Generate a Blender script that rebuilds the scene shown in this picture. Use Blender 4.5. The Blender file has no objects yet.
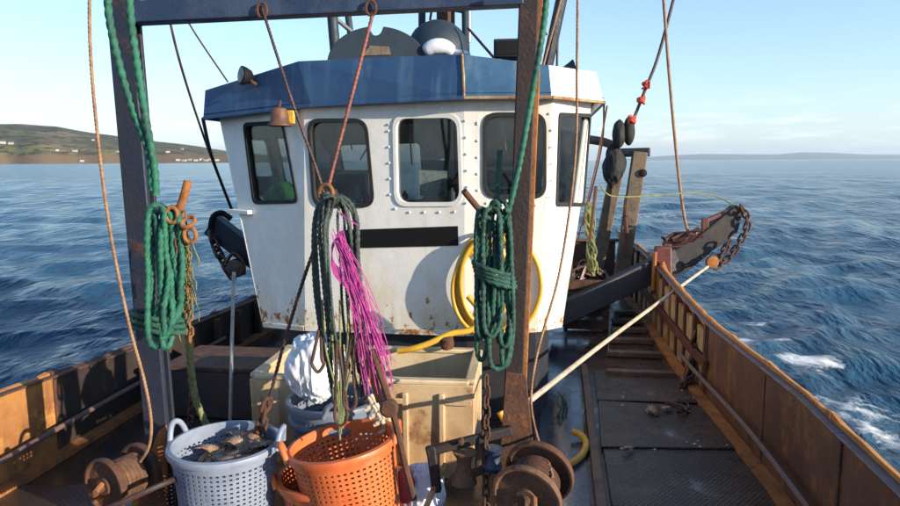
import bpy, bmesh, math, random
import numpy as np
from mathutils import Vector, Matrix, noise
random.seed(7); rng = np.random.default_rng(11)
R = math.radians
S = bpy.context.scene
COL = S.collection
# ---------------------------------------------------------------- camera
CAMZ, YAW, PITCH, ROLL, F = 1.75, R(8), R(7.7), R(-0.27), 680.0
cd = bpy.data.cameras.new('camera'); cam = bpy.data.objects.new('camera', cd); COL.objects.link(cam)
S.camera = cam
cd.sensor_width = 36; cd.lens = F/900*36; cd.clip_start = 0.05; cd.clip_end = 60000
cam.location = (0, 0, CAMZ)
cam.matrix_world = Matrix.Translation((0,0,CAMZ)) @ Matrix.Rotation(YAW,4,'Z') @ Matrix.Rotation(R(90)-PITCH,4,'X') @ Matrix.Rotation(ROLL,4,'Z')
FW = Vector((-math.sin(YAW), math.cos(YAW), 0)); RT = Vector((math.cos(YAW), math.sin(YAW), 0))
# ---------------------------------------------------------------- sun and sky
SUN_EL = R(14); BACK = 0.54
sh = (RT*math.sqrt(1-BACK*BACK) - FW*BACK)
sun_dir = Vector((sh.x*math.cos(SUN_EL), sh.y*math.cos(SUN_EL), math.sin(SUN_EL)))
sl = bpy.data.lights.new('sun', 'SUN'); sl.energy = 4.9; sl.angle = R(0.5); sl.color = (1.0, 0.87, 0.68)
so = bpy.data.objects.new('sun', sl); COL.objects.link(so)
so.rotation_euler = sun_dir.to_track_quat('Z', 'Y').to_euler()
W = bpy.data.worlds.new('World'); S.world = W; W.use_nodes = True
nt = W.node_tree; nt.nodes.clear()
def N(t, typ, **kw):
    n = t.nodes.new(typ)
    for k, v in kw.items():
        if k in n.inputs.keys() if isinstance(k, str) else False: n.inputs[k].default_value = v
        else: setattr(n, k, v)
    return n
sky = N(nt, 'ShaderNodeTexSky'); sky.sky_type = 'NISHITA'; sky.sun_disc = False
sky.sun_elevation = SUN_EL; sky.sun_rotation = math.atan2(sun_dir.x, sun_dir.y)
sky.air_density = 1.0; sky.dust_density = 0.3; sky.ozone_density = 3.0
# thin low cloud bank over the horizon
tc = N(nt, 'ShaderNodeTexCoord'); sep = N(nt, 'ShaderNodeSeparateXYZ')
nt.links.new(tc.outputs['Generated'], sep.inputs[0])
mp = N(nt, 'ShaderNodeMapping'); mp.inputs['Scale'].default_value = (7, 7, 48)
nt.links.new(tc.outputs['Generated'], mp.inputs[0])
cn = N(nt, 'ShaderNodeTexNoise'); cn.inputs['Scale'].default_value = 2.0; cn.inputs['Detail'].default_value = 7; cn.inputs['Roughness'].default_value = .62
nt.links.new(mp.outputs[0], cn.inputs['Vector'])
cr = N(nt, 'ShaderNodeValToRGB'); cr.color_ramp.elements[0].position = .5; cr.color_ramp.elements[1].position = .68
nt.links.new(cn.outputs['Fac'], cr.inputs[0])
band = N(nt, 'ShaderNodeValToRGB')
e = band.color_ramp.elements; e[0].position = 0.0; e[0].color = (.15,)*3+(1,); e[1].position = .10; e[1].color = (0,0,0,1)
x = band.color_ramp.elements.new(.03); x.color = (1,1,1,1); x = band.color_ramp.elements.new(.06); x.color = (.4,.4,.4,1)
nt.links.new(sep.outputs['Z'], band.inputs[0])
mu = N(nt, 'ShaderNodeMath', operation='MULTIPLY'); nt.links.new(cr.outputs[0], mu.inputs[0]); nt.links.new(band.outputs[0], mu.inputs[1])
mu2 = N(nt, 'ShaderNodeMath', operation='MULTIPLY'); nt.links.new(mu.outputs[0], mu2.inputs[0]); mu2.inputs[1].default_value = .6
mx = N(nt, 'ShaderNodeMix', data_type='RGBA'); nt.links.new(mu2.outputs[0], mx.inputs[0])
veil = N(nt, 'ShaderNodeValToRGB'); e = veil.color_ramp.elements; e[0].position = 0; e[0].color = (.5,)*3+(1,); e[1].position = .6; e[1].color = (.0,)*3+(1,)
x = veil.color_ramp.elements.new(.12); x.color = (.24,)*3+(1,); x = veil.color_ramp.elements.new(.3); x.color = (.08,)*3+(1,)
nt.links.new(sep.outputs['Z'], veil.inputs[0])
vx = N(nt, 'ShaderNodeMix', data_type='RGBA'); nt.links.new(veil.outputs[0], vx.inputs[0]); nt.links.new(sky.outputs[0], vx.inputs[6]); vx.inputs[7].default_value = (2.4, 2.9, 3.7, 1)
nt.links.new(vx.outputs[2], mx.inputs[6]); mx.inputs[7].default_value = (5.2, 5.1, 5.2, 1)
bg = N(nt, 'ShaderNodeBackground'); bg.inputs['Strength'].default_value = 0.15
nt.links.new(mx.outputs[2], bg.inputs[0])
wo = N(nt, 'ShaderNodeOutputWorld'); nt.links.new(bg.outputs[0], wo.inputs[0])
S.view_settings.view_transform = 'Standard'; S.view_settings.look = 'None'; S.view_settings.gamma = 1; S.view_settings.exposure = 0.95

# ---------------------------------------------------------------- picture to place: a pixel and a distance (or height) give a point
CP, SP = math.cos(PITCH), math.sin(PITCH)
CR_, SR_ = math.cos(ROLL), math.sin(ROLL)
def ray(px, py):
    x0, y0 = px-450, 253-py
    x, y = x0*CR_ - y0*SR_, x0*SR_ + y0*CR_
    f = F*CP + y*SP; z = y*CP - F*SP
    return RT*x + FW*f + Vector((0,0,z)), f
def P(px, py, d):
    v, f = ray(px, py); return Vector((0,0,CAMZ)) + v*(d/f)
def D(px, py, z=0.0):
    v, f = ray(px, py); return Vector((0,0,CAMZ)) + v*((z-CAMZ)/v.z)
def PY(px, py, y):
    v, f = ray(px, py); return Vector((0,0,CAMZ)) + v*(y/v.y)
def hitplane(px, py, p0, n):
    v, f = ray(px, py); o = Vector((0,0,CAMZ)); return o + v*((p0-o).dot(n)/v.dot(n))

# ---------------------------------------------------------------- mesh helpers
class MB:
    def __init__(s): s.v = []; s.f = []
    def add(s, vs, fs):
        b = len(s.v); s.v += [Vector(v) for v in vs]; s.f += [tuple(i+b for i in f) for f in fs]; return s
    def box(s, c, sz, rot=None):
        c = Vector(c); h = [k/2 for k in sz]
        vs = [Vector((sx*h[0], sy*h[1], sz_*h[2])) for sx in (-1,1) for sy in (-1,1) for sz_ in (-1,1)]
        if rot is not None: vs = [rot @ v for v in vs]
        return s.add([c+v for v in vs], [(0,1,3,2),(4,6,7,5),(0,4,5,1),(2,3,7,6),(0,2,6,4),(1,5,7,3)])
    def beam(s, p, q, w, d, up=(0,1,0), w2=None, d2=None):
        p, q = Vector(p), Vector(q); a = (q-p).normalized(); u = Vector(up); sx = a.cross(u).normalized(); u = sx.cross(a).normalized()
        w2 = w2 or w; d2 = d2 or d
        vs = []
        for o, ww, dd in ((p,w,d),(q,w2,d2)):
            for i, j in ((-1,-1),(1,-1),(1,1),(-1,1)): vs.append(o + sx*(i*ww/2) + u*(j*dd/2))
        return s.add(vs, [(3,2,1,0),(4,5,6,7),(0,1,5,4),(1,2,6,5),(2,3,7,6),(3,0,4,7)])
    def tube(s, pts, r, n=8, closed=False, strands=0, pitch=0.0, depth=.2):
        pts = [Vector(p) for p in pts]; m = len(pts)
        if strands: n = max(n, strands*4)
        t = []
        for i in range(m):
            a = pts[(i-1) % m] if (closed or i > 0) else pts[i]; b = pts[(i+1) % m] if (closed or i < m-1) else pts[i]
            v = b-a; t.append(v.normalized() if v.length > 1e-9 else Vector((0,0,1)))
        nrm = t[0].orthogonal().normalized(); fr = []; L = 0; vs = []
        for i in range(m):
            if i: 
                nrm = (nrm - t[i]*nrm.dot(t[i])).normalized(); L += (pts[i]-pts[i-1]).length
            bn = t[i].cross(nrm)
            rr = r[i] if isinstance(r, (list, tuple)) else r
            for k in range(n):
                th = 2*math.pi*k/n
                q = rr
                if strands: q = rr*(1 - depth + depth*1.3*abs(math.cos(strands*.5*(th - L*2*math.pi/pitch))))
                vs.append(pts[i] + nrm*(q*math.cos(th)) + bn*(q*math.sin(th)))
        fs = []
        for i in range(m if closed else m-1):
            j = (i+1) % m
            for k in range(n): fs.append((i*n+k, i*n+(k+1) % n, j*n+(k+1) % n, j*n+k))
        if not closed:
            fs.append(tuple(reversed(range(n)))); fs.append(tuple((m-1)*n+k for k in range(n)))
        return s.add(vs, fs)
    def lathe(s, o, axis, prof, n=32, cap=True, a0=0, a1=2*math.pi):
        o = Vector(o); ax = Vector(axis).normalized(); u = ax.orthogonal().normalized(); w = ax.cross(u)
        full = abs(a1-a0-2*math.pi) < 1e-6; k = n if full else n+1
        vs = [o + ax*h + (u*math.cos(a0+(a1-a0)*i/n) + w*math.sin(a0+(a1-a0)*i/n))*r for r, h in prof for i in range(k)]
        fs = []
        for j in range(len(prof)-1):
            for i in range(n):
                i2 = (i+1) % k
                fs.append((j*k+i, j*k+i2, (j+1)*k+i2, (j+1)*k+i))
        if cap and full:
            fs.append(tuple(reversed(range(k)))); fs.append(tuple((len(prof)-1)*k+i for i in range(k)))
        return s.add(vs, fs)
    def prism(s, poly, ext):
        ext = Vector(ext); n = len(poly); poly = [Vector(p) for p in poly]
        return s.add(poly + [p+ext for p in poly], [tuple(reversed(range(n))), tuple(range(n, 2*n))] + [(i, (i+1) % n, n+(i+1) % n, n+i) for i in range(n)])
    def build(s, name, mat, parent=None, org=None, smooth=True, bevel=0, recalc=True, solid=0):
        me = bpy.data.meshes.new(name)
        if parent is not None: org = Vector(parent['_o'])
        elif org is None:
            xs = [v for v in s.v]; mn = Vector((min(v.x for v in xs), min(v.y for v in xs), min(v.z for v in xs))); mxx = Vector((max(v.x for v in xs), max(v.y for v in xs), 0))
            org = Vector(((mn.x+mxx.x)/2, (mn.y+mxx.y)/2, mn.z))
        org = Vector(org)
        me.from_pydata([v-org for v in s.v], [], s.f)
        if recalc:
            bm = bmesh.new(); bm.from_mesh(me); bmesh.ops.recalc_face_normals(bm, faces=bm.faces); bm.to_mesh(me); bm.free()
        if smooth:
            me.polygons.foreach_set('use_smooth', [True]*len(me.polygons)); me.set_sharp_from_angle(angle=R(38))
        me.materials.append(mat)
        o = bpy.data.objects.new(name, me); COL.objects.link(o)
        if parent is not None: o.parent = parent
        else: o.location = org
        o['_o'] = tuple(org)
        if solid:
            m = o.modifiers.new('thickness', 'SOLIDIFY'); m.thickness = solid; m.offset = 0
        if bevel:
            m = o.modifiers.new('edge', 'BEVEL'); m.width = bevel; m.segments = 2; m.limit_method = 'ANGLE'; m.angle_limit = R(40)
        return o
def tag(o, label=None, cat=None, group=None, kind=None):
    if label: o['label'] = label
    if cat: o['category'] = cat
    if group: o['group'] = group
    if kind: o['kind'] = kind
    return o
def thing(name, loc, label, cat, group=None):
    o = bpy.data.objects.new(name, None); COL.objects.link(o); o.location = loc; o['_o'] = tuple(loc); o.empty_display_size = .1
    return tag(o, label, cat, group)
def spline(pts, n=10):
    pts = [Vector(p) for p in pts]; out = []
    for i in range(len(pts)-1):
        p0 = pts[max(i-1,0)]; p1 = pts[i]; p2 = pts[i+1]; p3 = pts[min(i+2,len(pts)-1)]
        for k in range(n):
            t = k/n
            out.append(.5*((2*p1) + (p2-p0)*t + (2*p0-5*p1+4*p2-p3)*t*t + (3*p1-p0-3*p2+p3)*t**3))
    out.append(pts[-1]); return out
def resample(pts, step):
    out = [pts[0]]; acc = 0
    for a, b in zip(pts, pts[1:]):
        L = (b-a).length; 
        if L < 1e-9: continue
        t = step-acc
        while t <= L: out.append(a+(b-a)*(t/L)); t += step
        acc = L-(t-step)
    if (out[-1]-pts[-1]).length > step*.3: out.append(pts[-1])
    return out
def rope_pts(pts, r): return resample(spline(pts, 12), r*.75)
def rope(mb, pts, r, pitch=None): return mb.tube(rope_pts(pts, r), r, strands=3, pitch=(pitch or r*8)*1.0, depth=.32)

# ---------------------------------------------------------------- materials
def mat(name, base, rough=.6, metal=0, alt=None, altscale=4, altpos=(.45,.6), rust=None, rustscale=3, rustpos=(.55,.62), bump=.15, bumpscale=60, spec=.5, streak=None, coat=0, grime=None):
    m = bpy.data.materials.new(name); m.use_nodes = True; t = m.node_tree; b = t.nodes['Principled BSDF']; L = t.links
    tcn = N(t, 'ShaderNodeTexCoord'); co = tcn.outputs['Object']
    def noise_(scale, detail=6, rgh=.6, sc=None, off=0):
        mpn = N(t, 'ShaderNodeMapping'); mpn.inputs['Location'].default_value = (off, off*1.7, off*.6)
        if sc: mpn.inputs['Scale'].default_value = sc
        L.new(co, mpn.inputs[0]); n = N(t, 'ShaderNodeTexNoise'); n.inputs['Scale'].default_value = scale; n.inputs['Detail'].default_value = detail; n.inputs['Roughness'].default_value = rgh
        L.new(mpn.outputs[0], n.inputs['Vector']); return n.outputs['Fac']
    def ramp(src, a, b_):
        n = N(t, 'ShaderNodeMapRange'); n.inputs['From Min'].default_value = a; n.inputs['From Max'].default_value = b_; L.new(src, n.inputs['Value']); return n.outputs['Result']
    def mix(fac, a, b_):
        n = N(t, 'ShaderNodeMix', data_type='RGBA'); L.new(fac, n.inputs[0])
        for s_, v in ((6,a),(7,b_)):
            if isinstance(v, tuple): n.inputs[s_].default_value = v[:3]+(1,)
            else: L.new(v, n.inputs[s_])
        return n.outputs[2]
    alt = alt or tuple(c*.72 for c in base)
    c = mix(ramp(noise_(altscale, 8, .65), *altpos), base, alt)
    fine = mix(ramp(noise_(altscale*14, 4, .7, off=3), .35, .7), c, tuple((a+b_)*.42 for a, b_ in zip(base, alt)))
    mf = N(t, 'ShaderNodeMix', data_type='RGBA'); mf.inputs[0].default_value = .4; L.new(c, mf.inputs[6]); L.new(fine, mf.inputs[7]); c = mf.outputs[2]
    rf = None
    if streak:
        c = mix(ramp(noise_(streak[1], 6, .6, sc=(1,1,.12), off=9), *streak[2]), c, streak[0])
    if rust:
        rc = mix(ramp(noise_(rustscale*5, 5, .7, off=5), .4, .62), rust, (rust[0]*.42, rust[1]*.34, rust[2]*.3))
        rf = ramp(noise_(rustscale, 9, .72, off=2), *rustpos)
        c = mix(rf, c, rc)
    if grime:
        c = mix(ramp(noise_(grime[1], 8, .7, off=13), *grime[2]), c, grime[0])
    L.new(c, b.inputs['Base Color'])
    rn = N(t, 'ShaderNodeMapRange'); rn.inputs['From Min'].default_value = .3; rn.inputs['From Max'].default_value = .7
    rn.inputs['To Min'].default_value = max(.04, rough-.12); rn.inputs['To Max'].default_value = min(1, rough+.14)
    L.new(noise_(altscale*3, 5, .6, off=21), rn.inputs['Value'])
    if rf is not None:
        q = N(t, 'ShaderNodeMix', data_type='FLOAT'); L.new(rf, q.inputs[0]); L.new(rn.outputs[0], q.inputs[2]); q.inputs[3].default_value = .85; L.new(q.outputs[0], b.inputs['Roughness'])
    else: L.new(rn.outputs[0], b.inputs['Roughness'])
    b.inputs['Metallic'].default_value = metal; b.inputs['Specular IOR Level'].default_value = spec; b.inputs['Coat Weight'].default_value = coat
    if bump:
        bn = N(t, 'ShaderNodeBump'); bn.inputs['Strength'].default_value = bump; bn.inputs['Distance'].default_value = .01
        h = noise_(bumpscale, 6, .65, off=7)
        if rf is not None:
            ad = N(t, 'ShaderNodeMath', operation='MULTIPLY_ADD'); L.new(rf, ad.inputs[0]); ad.inputs[1].default_value = .6; L.new(h, ad.inputs[2]); h = ad.outputs[0]
        L.new(h, bn.inputs['Height']); L.new(bn.outputs[0], b.inputs['Normal'])
    return m
RUST = (.30, .105, .03)
M = {}
M['white'] = mat('white gloss paint', (.78,.76,.71), .42, alt=(.70,.69,.65), altscale=2.2, rust=(.42,.2,.06), rustscale=7, rustpos=(.70,.76), bump=.4, bumpscale=4, streak=((.56,.50,.38), 6, (.56,.80)))
M['white_sill'] = mat('rust stained white paint', (.78,.76,.70), .45, alt=(.68,.55,.34), altscale=5, altpos=(.42,.7), rust=(.36,.15,.03), rustscale=6, rustpos=(.5,.6), bump=.2)
M['blue'] = mat('weathered blue paint', (.020,.060,.150), .5, alt=(.030,.080,.175), altscale=2.5, rust=(.22,.13,.09), rustscale=12, rustpos=(.62,.68), bump=.1, bumpscale=20, streak=((.06,.13,.22), 10, (.5,.7)))
M['blue2'] = mat('faded teal blue paint', (.045,.12,.22), .5, alt=(.03,.09,.18), altscale=3, rust=RUST, rustscale=8, rustpos=(.68,.75), bump=.1, streak=((.16,.24,.32), 7, (.5,.8)))
M['chalk'] = mat('flaking white paint over blue', (.82,.82,.80), .6, alt=(.66,.68,.72), altscale=7, altpos=(.4,.65), rust=(.10,.14,.24), rustscale=11, rustpos=(.60,.66), bump=.3)
M['post'] = mat('dark blue paint gone to rust', (.009,.016,.036), .6, alt=(.018,.018,.027), altscale=5, rust=(.10,.04,.025), rustscale=4, rustpos=(.58,.70), bump=.4)
M['postrust'] = mat('brown rusted post steel', (.014,.009,.011), .7, alt=(.026,.013,.012), altscale=5, rust=(.085,.032,.016), rustscale=5, rustpos=(.57,.68), bump=.45)
M['beam'] = mat('navy beam paint', (.014,.030,.070), .5, alt=(.04,.06,.11), altscale=4, rust=(.14,.05,.02), rustscale=7, rustpos=(.62,.72), bump=.3)
M['rust'] = mat('flaking orange rust', (.36,.14,.035), .85, alt=(.24,.085,.028), altscale=5, altpos=(.4,.62), rust=(.50,.24,.06), rustscale=9, rustpos=(.55,.66), bump=.9, bumpscale=35, streak=((.12,.05,.025), 9, (.48,.66)))
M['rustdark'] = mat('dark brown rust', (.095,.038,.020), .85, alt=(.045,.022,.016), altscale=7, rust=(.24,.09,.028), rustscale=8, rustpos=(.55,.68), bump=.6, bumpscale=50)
M['bulwark'] = mat('rust bleeding bulwark paint', (.13,.052,.030), .62, alt=(.075,.028,.020), altscale=2.2, altpos=(.4,.65), rust=(.24,.10,.03), rustscale=3.2, rustpos=(.50,.62), bump=.3, bumpscale=30, streak=((.10,.040,.022), 7, (.52,.8)))
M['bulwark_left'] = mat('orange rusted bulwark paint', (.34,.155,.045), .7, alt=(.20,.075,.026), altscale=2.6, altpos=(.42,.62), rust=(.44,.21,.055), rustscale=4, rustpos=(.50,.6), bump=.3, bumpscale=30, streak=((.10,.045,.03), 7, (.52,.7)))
M['plate_shade'] = mat('side plate in painted shade', (.030,.020,.018), .7, alt=(.018,.014,.014), altscale=3, rust=(.12,.05,.022), rustscale=3.5, rustpos=(.56,.68), bump=.3)  # shade on the left aft bulwark, put into the plate colour
M['capm'] = mat('worn rail cap steel', (.17,.085,.065), .5, alt=(.12,.095,.11), altscale=6, altpos=(.4,.6), rust=(.34,.14,.04), rustscale=6, rustpos=(.56,.68), bump=.4, metal=.15)
M['fender'] = mat('orange lacquered rust strip', (.46,.20,.045), .7, alt=(.34,.13,.03), altscale=8, rust=(.14,.055,.03), rustscale=9, rustpos=(.58,.68), bump=.5)
M['maroon'] = mat('maroon oxide paint', (.12,.030,.022), .55, alt=(.07,.022,.020), altscale=5, rust=(.24,.075,.025), rustscale=6, rustpos=(.57,.67), bump=.35)
M['boomp'] = mat('black oxide boom paint', (.020,.020,.027), .7, alt=(.032,.022,.024), altscale=5, rust=(.08,.03,.02), rustscale=5, rustpos=(.60,.72), bump=.35)
M['cream'] = mat('grubby cream planking', (.36,.27,.14), .7, alt=(.24,.15,.07), altscale=6, rust=RUST, rustscale=7, rustpos=(.50,.62), bump=.2)
M['hull'] = mat('dark hull paint', (.02,.024,.035), .45, alt=(.04,.035,.035), rust=RUST, rustscale=4, rustpos=(.63,.72), bump=.2)
M['deck'] = mat('wet dark steel deck', (.034,.026,.024), .22, alt=(.065,.038,.024), altscale=2.0, rust=(.10,.05,.024), rustscale=2.5, rustpos=(.6,.75), bump=.25, bumpscale=14)
M['wet'] = mat('wet bare deck plate', (.05,.055,.075), .10, alt=(.035,.035,.05), altscale=3, bump=.12, bumpscale=18, spec=.8)
M['mat'] = mat('black rubber matting', (.038,.028,.023), .30, alt=(.065,.042,.028), altscale=2.2, altpos=(.42,.6), grime=((.13,.075,.04), 3, (.52,.68)), bump=.3, bumpscale=80)
M['wood'] = mat('scuffed deck timber', (.13,.075,.05), .55, alt=(.07,.04,.03), altscale=7, grime=((.24,.15,.08), 6, (.6,.75)), bump=.4)
M['timber'] = mat('salt bleached timber', (.17,.125,.085), .85, alt=(.085,.068,.056), altscale=9, streak=((.10,.08,.07), 20, (.5,.7)), bump=.6, bumpscale=40)
M['tub'] = mat('stained tan tub plastic', (.52,.39,.24), .5, alt=(.38,.235,.12), altscale=2.6, altpos=(.42,.62), grime=((.20,.09,.04), 6, (.54,.68)), bump=.2, bumpscale=20, streak=((.50,.38,.22), 6, (.5,.8)))
M['tubin'] = mat('pale tub inside', (.54,.44,.29), .5, alt=(.40,.30,.18), altscale=3, grime=((.20,.12,.06), 5, (.6,.75)), bump=.15)
M['whitebasket'] = mat('blue white basket plastic', (.22,.26,.34), .45, alt=(.16,.19,.26), altscale=6, grime=((.34,.30,.26), 7, (.60,.8)), bump=.08)
M['orange'] = mat('faded orange basket plastic', (.60,.15,.045), .42, alt=(.50,.10,.03), altscale=5, grime=((.34,.09,.035), 8, (.58,.75)), bump=.12)
M['greybasket'] = mat('grey blue basket plastic', (.15,.18,.24), .45, alt=(.11,.13,.17), altscale=6, bump=.1)
M['green'] = mat('green polypropylene rope', (.012,.135,.080), .6, alt=(.008,.06,.05), altscale=9, grime=((.22,.34,.14), 30, (.60,.75)), bump=.4, bumpscale=300)
M['green2'] = mat('dull dark green rope', (.014,.085,.058), .65, alt=(.008,.035,.03), altscale=16, grime=((.30,.34,.12), 34, (.60,.72)), bump=.5, bumpscale=300)
M['grope'] = mat('slate green dredge rope', (.050,.075,.065), .6, alt=(.025,.035,.035), altscale=18, grime=((.36,.33,.17), 40, (.60,.70)), bump=.5, bumpscale=300)
M['pink'] = mat('magenta twine', (.58,.07,.34), .6, alt=(.36,.05,.25), altscale=30, bump=0)
M['yellow'] = mat('yellow rubber hose', (.62,.36,.030), .38, alt=(.50,.27,.025), altscale=8, grime=((.24,.14,.04), 10, (.62,.75)), bump=.05)
M['tanrope'] = mat('sun bleached tan rope', (.30,.17,.09), .7, alt=(.18,.09,.05), altscale=20, bump=.3, bumpscale=300)
M['redwire'] = mat('red brown wire', (.26,.075,.045), .6, alt=(.12,.04,.03), altscale=12, bump=.3, bumpscale=200)
M['darkwire'] = mat('dark greased wire', (.035,.022,.022), .5, alt=(.09,.035,.025), altscale=9, bump=.3, bumpscale=200)
M['palewire'] = mat('pale painted rod', (.50,.42,.32), .5, alt=(.36,.28,.2), altscale=10, bump=.2)
M['steel'] = mat('dull galvanised steel', (.30,.32,.34), .4, metal=.6, alt=(.2,.2,.22), altscale=9, bump=.2)
M['black'] = mat('black board', (.004,.004,.005), .7, alt=(.009,.008,.008), bump=.1, spec=.25)
M['rubber'] = mat('dark window rubber', (.014,.015,.017), .8, bump=.1)
M['slate'] = mat('dark slate painted steel', (.012,.026,.042), .65, alt=(.009,.019,.030), altscale=4, rust=(.10,.06,.04), rustscale=6, rustpos=(.66,.75), bump=.15)
M['bag'] = mat('white plastic sheeting', (.58,.60,.66), .35, alt=(.7,.73,.8), altscale=6, bump=.3, bumpscale=25)
M['red'] = mat('faded red cloth', (.50,.05,.05), .7, bump=.2)
M['redplastic'] = mat('red strop', (.55,.07,.035), .6, bump=.3)
M['net'] = mat('ragged yellow green netting', (.20,.20,.07), .8, alt=(.07,.11,.06), altscale=20, bump=.3)
M['weed'] = mat('wet brown weed and chain', (.035,.016,.014), .35, alt=(.10,.03,.02), altscale=25, bump=.5)
M['shell'] = mat('scallop shell', (.34,.20,.13), .5, alt=(.10,.055,.04), altscale=26, bump=.2, streak=((.40,.28,.2), 30, (.52,.6)))
M['bell'] = mat('tarnished copper bell', (.16,.075,.045), .6, metal=.2, alt=(.08,.04,.035), altscale=12, bump=.2)
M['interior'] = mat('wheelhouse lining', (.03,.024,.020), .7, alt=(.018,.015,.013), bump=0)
M['paper'] = mat('pale notice paper', (.62,.63,.62), .8, alt=(.3,.32,.34), altscale=30, altpos=(.5,.6), bump=0)
M['grey'] = mat('grey instrument plastic', (.09,.10,.11), .4, bump=0)
M['jacket'] = mat('bright green oilskin', (.06,.34,.05), .5, alt=(.03,.2,.03), altscale=14, bump=.4)
M['housewall'] = mat('far white render', (.40,.39,.36), .8, bump=0)
M['houseroof'] = mat('far slate roof', (.12,.11,.12), .8, bump=0)
def base_rust(m_, z0, z1):
    t = m_.node_tree; b = t.nodes['Principled BSDF']; src = b.inputs['Base Color'].links[0].from_socket; L = t.links
    tcn = N(t, 'ShaderNodeTexCoord'); sp_ = N(t, 'ShaderNodeSeparateXYZ'); L.new(tcn.outputs['Object'], sp_.inputs[0])
    zr = N(t, 'ShaderNodeMapRange'); zr.inputs['From Min'].default_value = z1; zr.inputs['From Max'].default_value = z0; L.new(sp_.outputs['Z'], zr.inputs['Value'])
    for sc, stretch, lo, hi, wz, colr, amt in ((5, .30, .58, .80, .22, (.60,.44,.20), .6), (17, .75, .745, .79, .22, (.34,.12,.025), 1.0), (40, 1, .775, .82, .19, (.16,.06,.02), 1.0)):
        mpn = N(t, 'ShaderNodeMapping'); mpn.inputs['Scale'].default_value = (1, 1, stretch); L.new(tcn.outputs['Object'], mpn.inputs[0])
        n = N(t, 'ShaderNodeTexNoise'); n.inputs['Scale'].default_value = sc; n.inputs['Detail'].default_value = 8; n.inputs['Roughness'].default_value = .65; L.new(mpn.outputs[0], n.inputs['Vector'])
        ad = N(t, 'ShaderNodeMath', operation='MULTIPLY_ADD'); L.new(zr.outputs[0], ad.inputs[0]); ad.inputs[1].default_value = wz; L.new(n.outputs['Fac'], ad.inputs[2])
        mr = N(t, 'ShaderNodeMapRange'); mr.inputs['From Min'].default_value = lo; mr.inputs['From Max'].default_value = hi; mr.inputs['To Max'].default_value = amt; L.new(ad.outputs[0], mr.inputs['Value'])
        mx_ = N(t, 'ShaderNodeMix', data_type='RGBA'); L.new(mr.outputs[0], mx_.inputs[0]); L.new(src, mx_.inputs[6]); mx_.inputs[7].default_value = colr+(1,); src = mx_.outputs[2]
    L.new(src, b.inputs['Base Color'])
base_rust(M['white'], .58, 1.05)
# window glass
m = bpy.data.materials.new('salt filmed window glass'); m.use_nodes = True; t = m.node_tree; t.nodes.clear()
tr = N(t, 'ShaderNodeBsdfTransparent'); tr.inputs[0].default_value = (.66,.70,.70,1); gl = N(t, 'ShaderNodeBsdfGlossy'); gl.inputs['Roughness'].default_value = .03; gl.inputs['Color'].default_value = (.9,.9,.9,1)
lw = N(t, 'ShaderNodeLayerWeight'); lw.inputs[0].default_value = .5; pw = N(t, 'ShaderNodeMath', operation='POWER'); t.links.new(lw.outputs['Facing'], pw.inputs[0]); pw.inputs[1].default_value = 5
fr = N(t, 'ShaderNodeMath', operation='MULTIPLY_ADD'); t.links.new(pw.outputs[0], fr.inputs[0]); fr.inputs[1].default_value = .9; fr.inputs[2].default_value = .05; a = N(t, 'ShaderNodeMixShader'); t.links.new(fr.outputs[0], a.inputs[0]); t.links.new(tr.outputs[0], a.inputs[1]); t.links.new(gl.outputs[0], a.inputs[2])
df = N(t, 'ShaderNodeBsdfDiffuse'); df.inputs[0].default_value = (.5,.5,.48,1); nn = N(t, 'ShaderNodeTexNoise'); nn.inputs['Scale'].default_value = 9; nn.inputs['Detail'].default_value = 8
mr = N(t, 'ShaderNodeMapRange'); mr.inputs['From Min'].default_value = .4; mr.inputs['From Max'].default_value = .8; mr.inputs['To Max'].default_value = .035; t.links.new(nn.outputs['Fac'], mr.inputs['Value'])
tcg = N(t, 'ShaderNodeTexCoord'); t.links.new(tcg.outputs['Object'], nn.inputs['Vector'])
b2 = N(t, 'ShaderNodeMixShader'); t.links.new(mr.outputs[0], b2.inputs[0]); t.links.new(a.outputs[0], b2.inputs[1]); t.links.new(df.outputs[0], b2.inputs[2])
ou = N(t, 'ShaderNodeOutputMaterial'); t.links.new(b2.outputs[0], ou.inputs[0]); M['glass'] = m
# ---- mat with knurled grid relief
def relief(m_, scale, dist):
    t = m_.node_tree; b = t.nodes['Principled BSDF']; tcn = N(t, 'ShaderNodeTexCoord'); mpn = N(t, 'ShaderNodeMapping'); mpn.inputs['Rotation'].default_value = (0,0,R(38))
    t.links.new(tcn.outputs['Object'], mpn.inputs[0]); outs = []
    for d in ('X', 'Y'):
        w = N(t, 'ShaderNodeTexWave'); w.bands_direction = d; w.inputs['Scale'].default_value = scale; t.links.new(mpn.outputs[0], w.inputs['Vector']); outs.append(w.outputs['Fac'])
    mm = N(t, 'ShaderNodeMath', operation='MAXIMUM'); t.links.new(outs[0], mm.inputs[0]); t.links.new(outs[1], mm.inputs[1])
    old = b.inputs['Normal'].links[0].from_node
    bn = N(t, 'ShaderNodeBump'); bn.inputs['Strength'].default_value = .8; bn.inputs['Distance'].default_value = dist; t.links.new(mm.outputs[0], bn.inputs['Height']); t.links.new(old.outputs[0], bn.inputs['Normal']); t.links.new(bn.outputs[0], b.inputs['Normal'])
relief(M['mat'], 14, .004)
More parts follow.
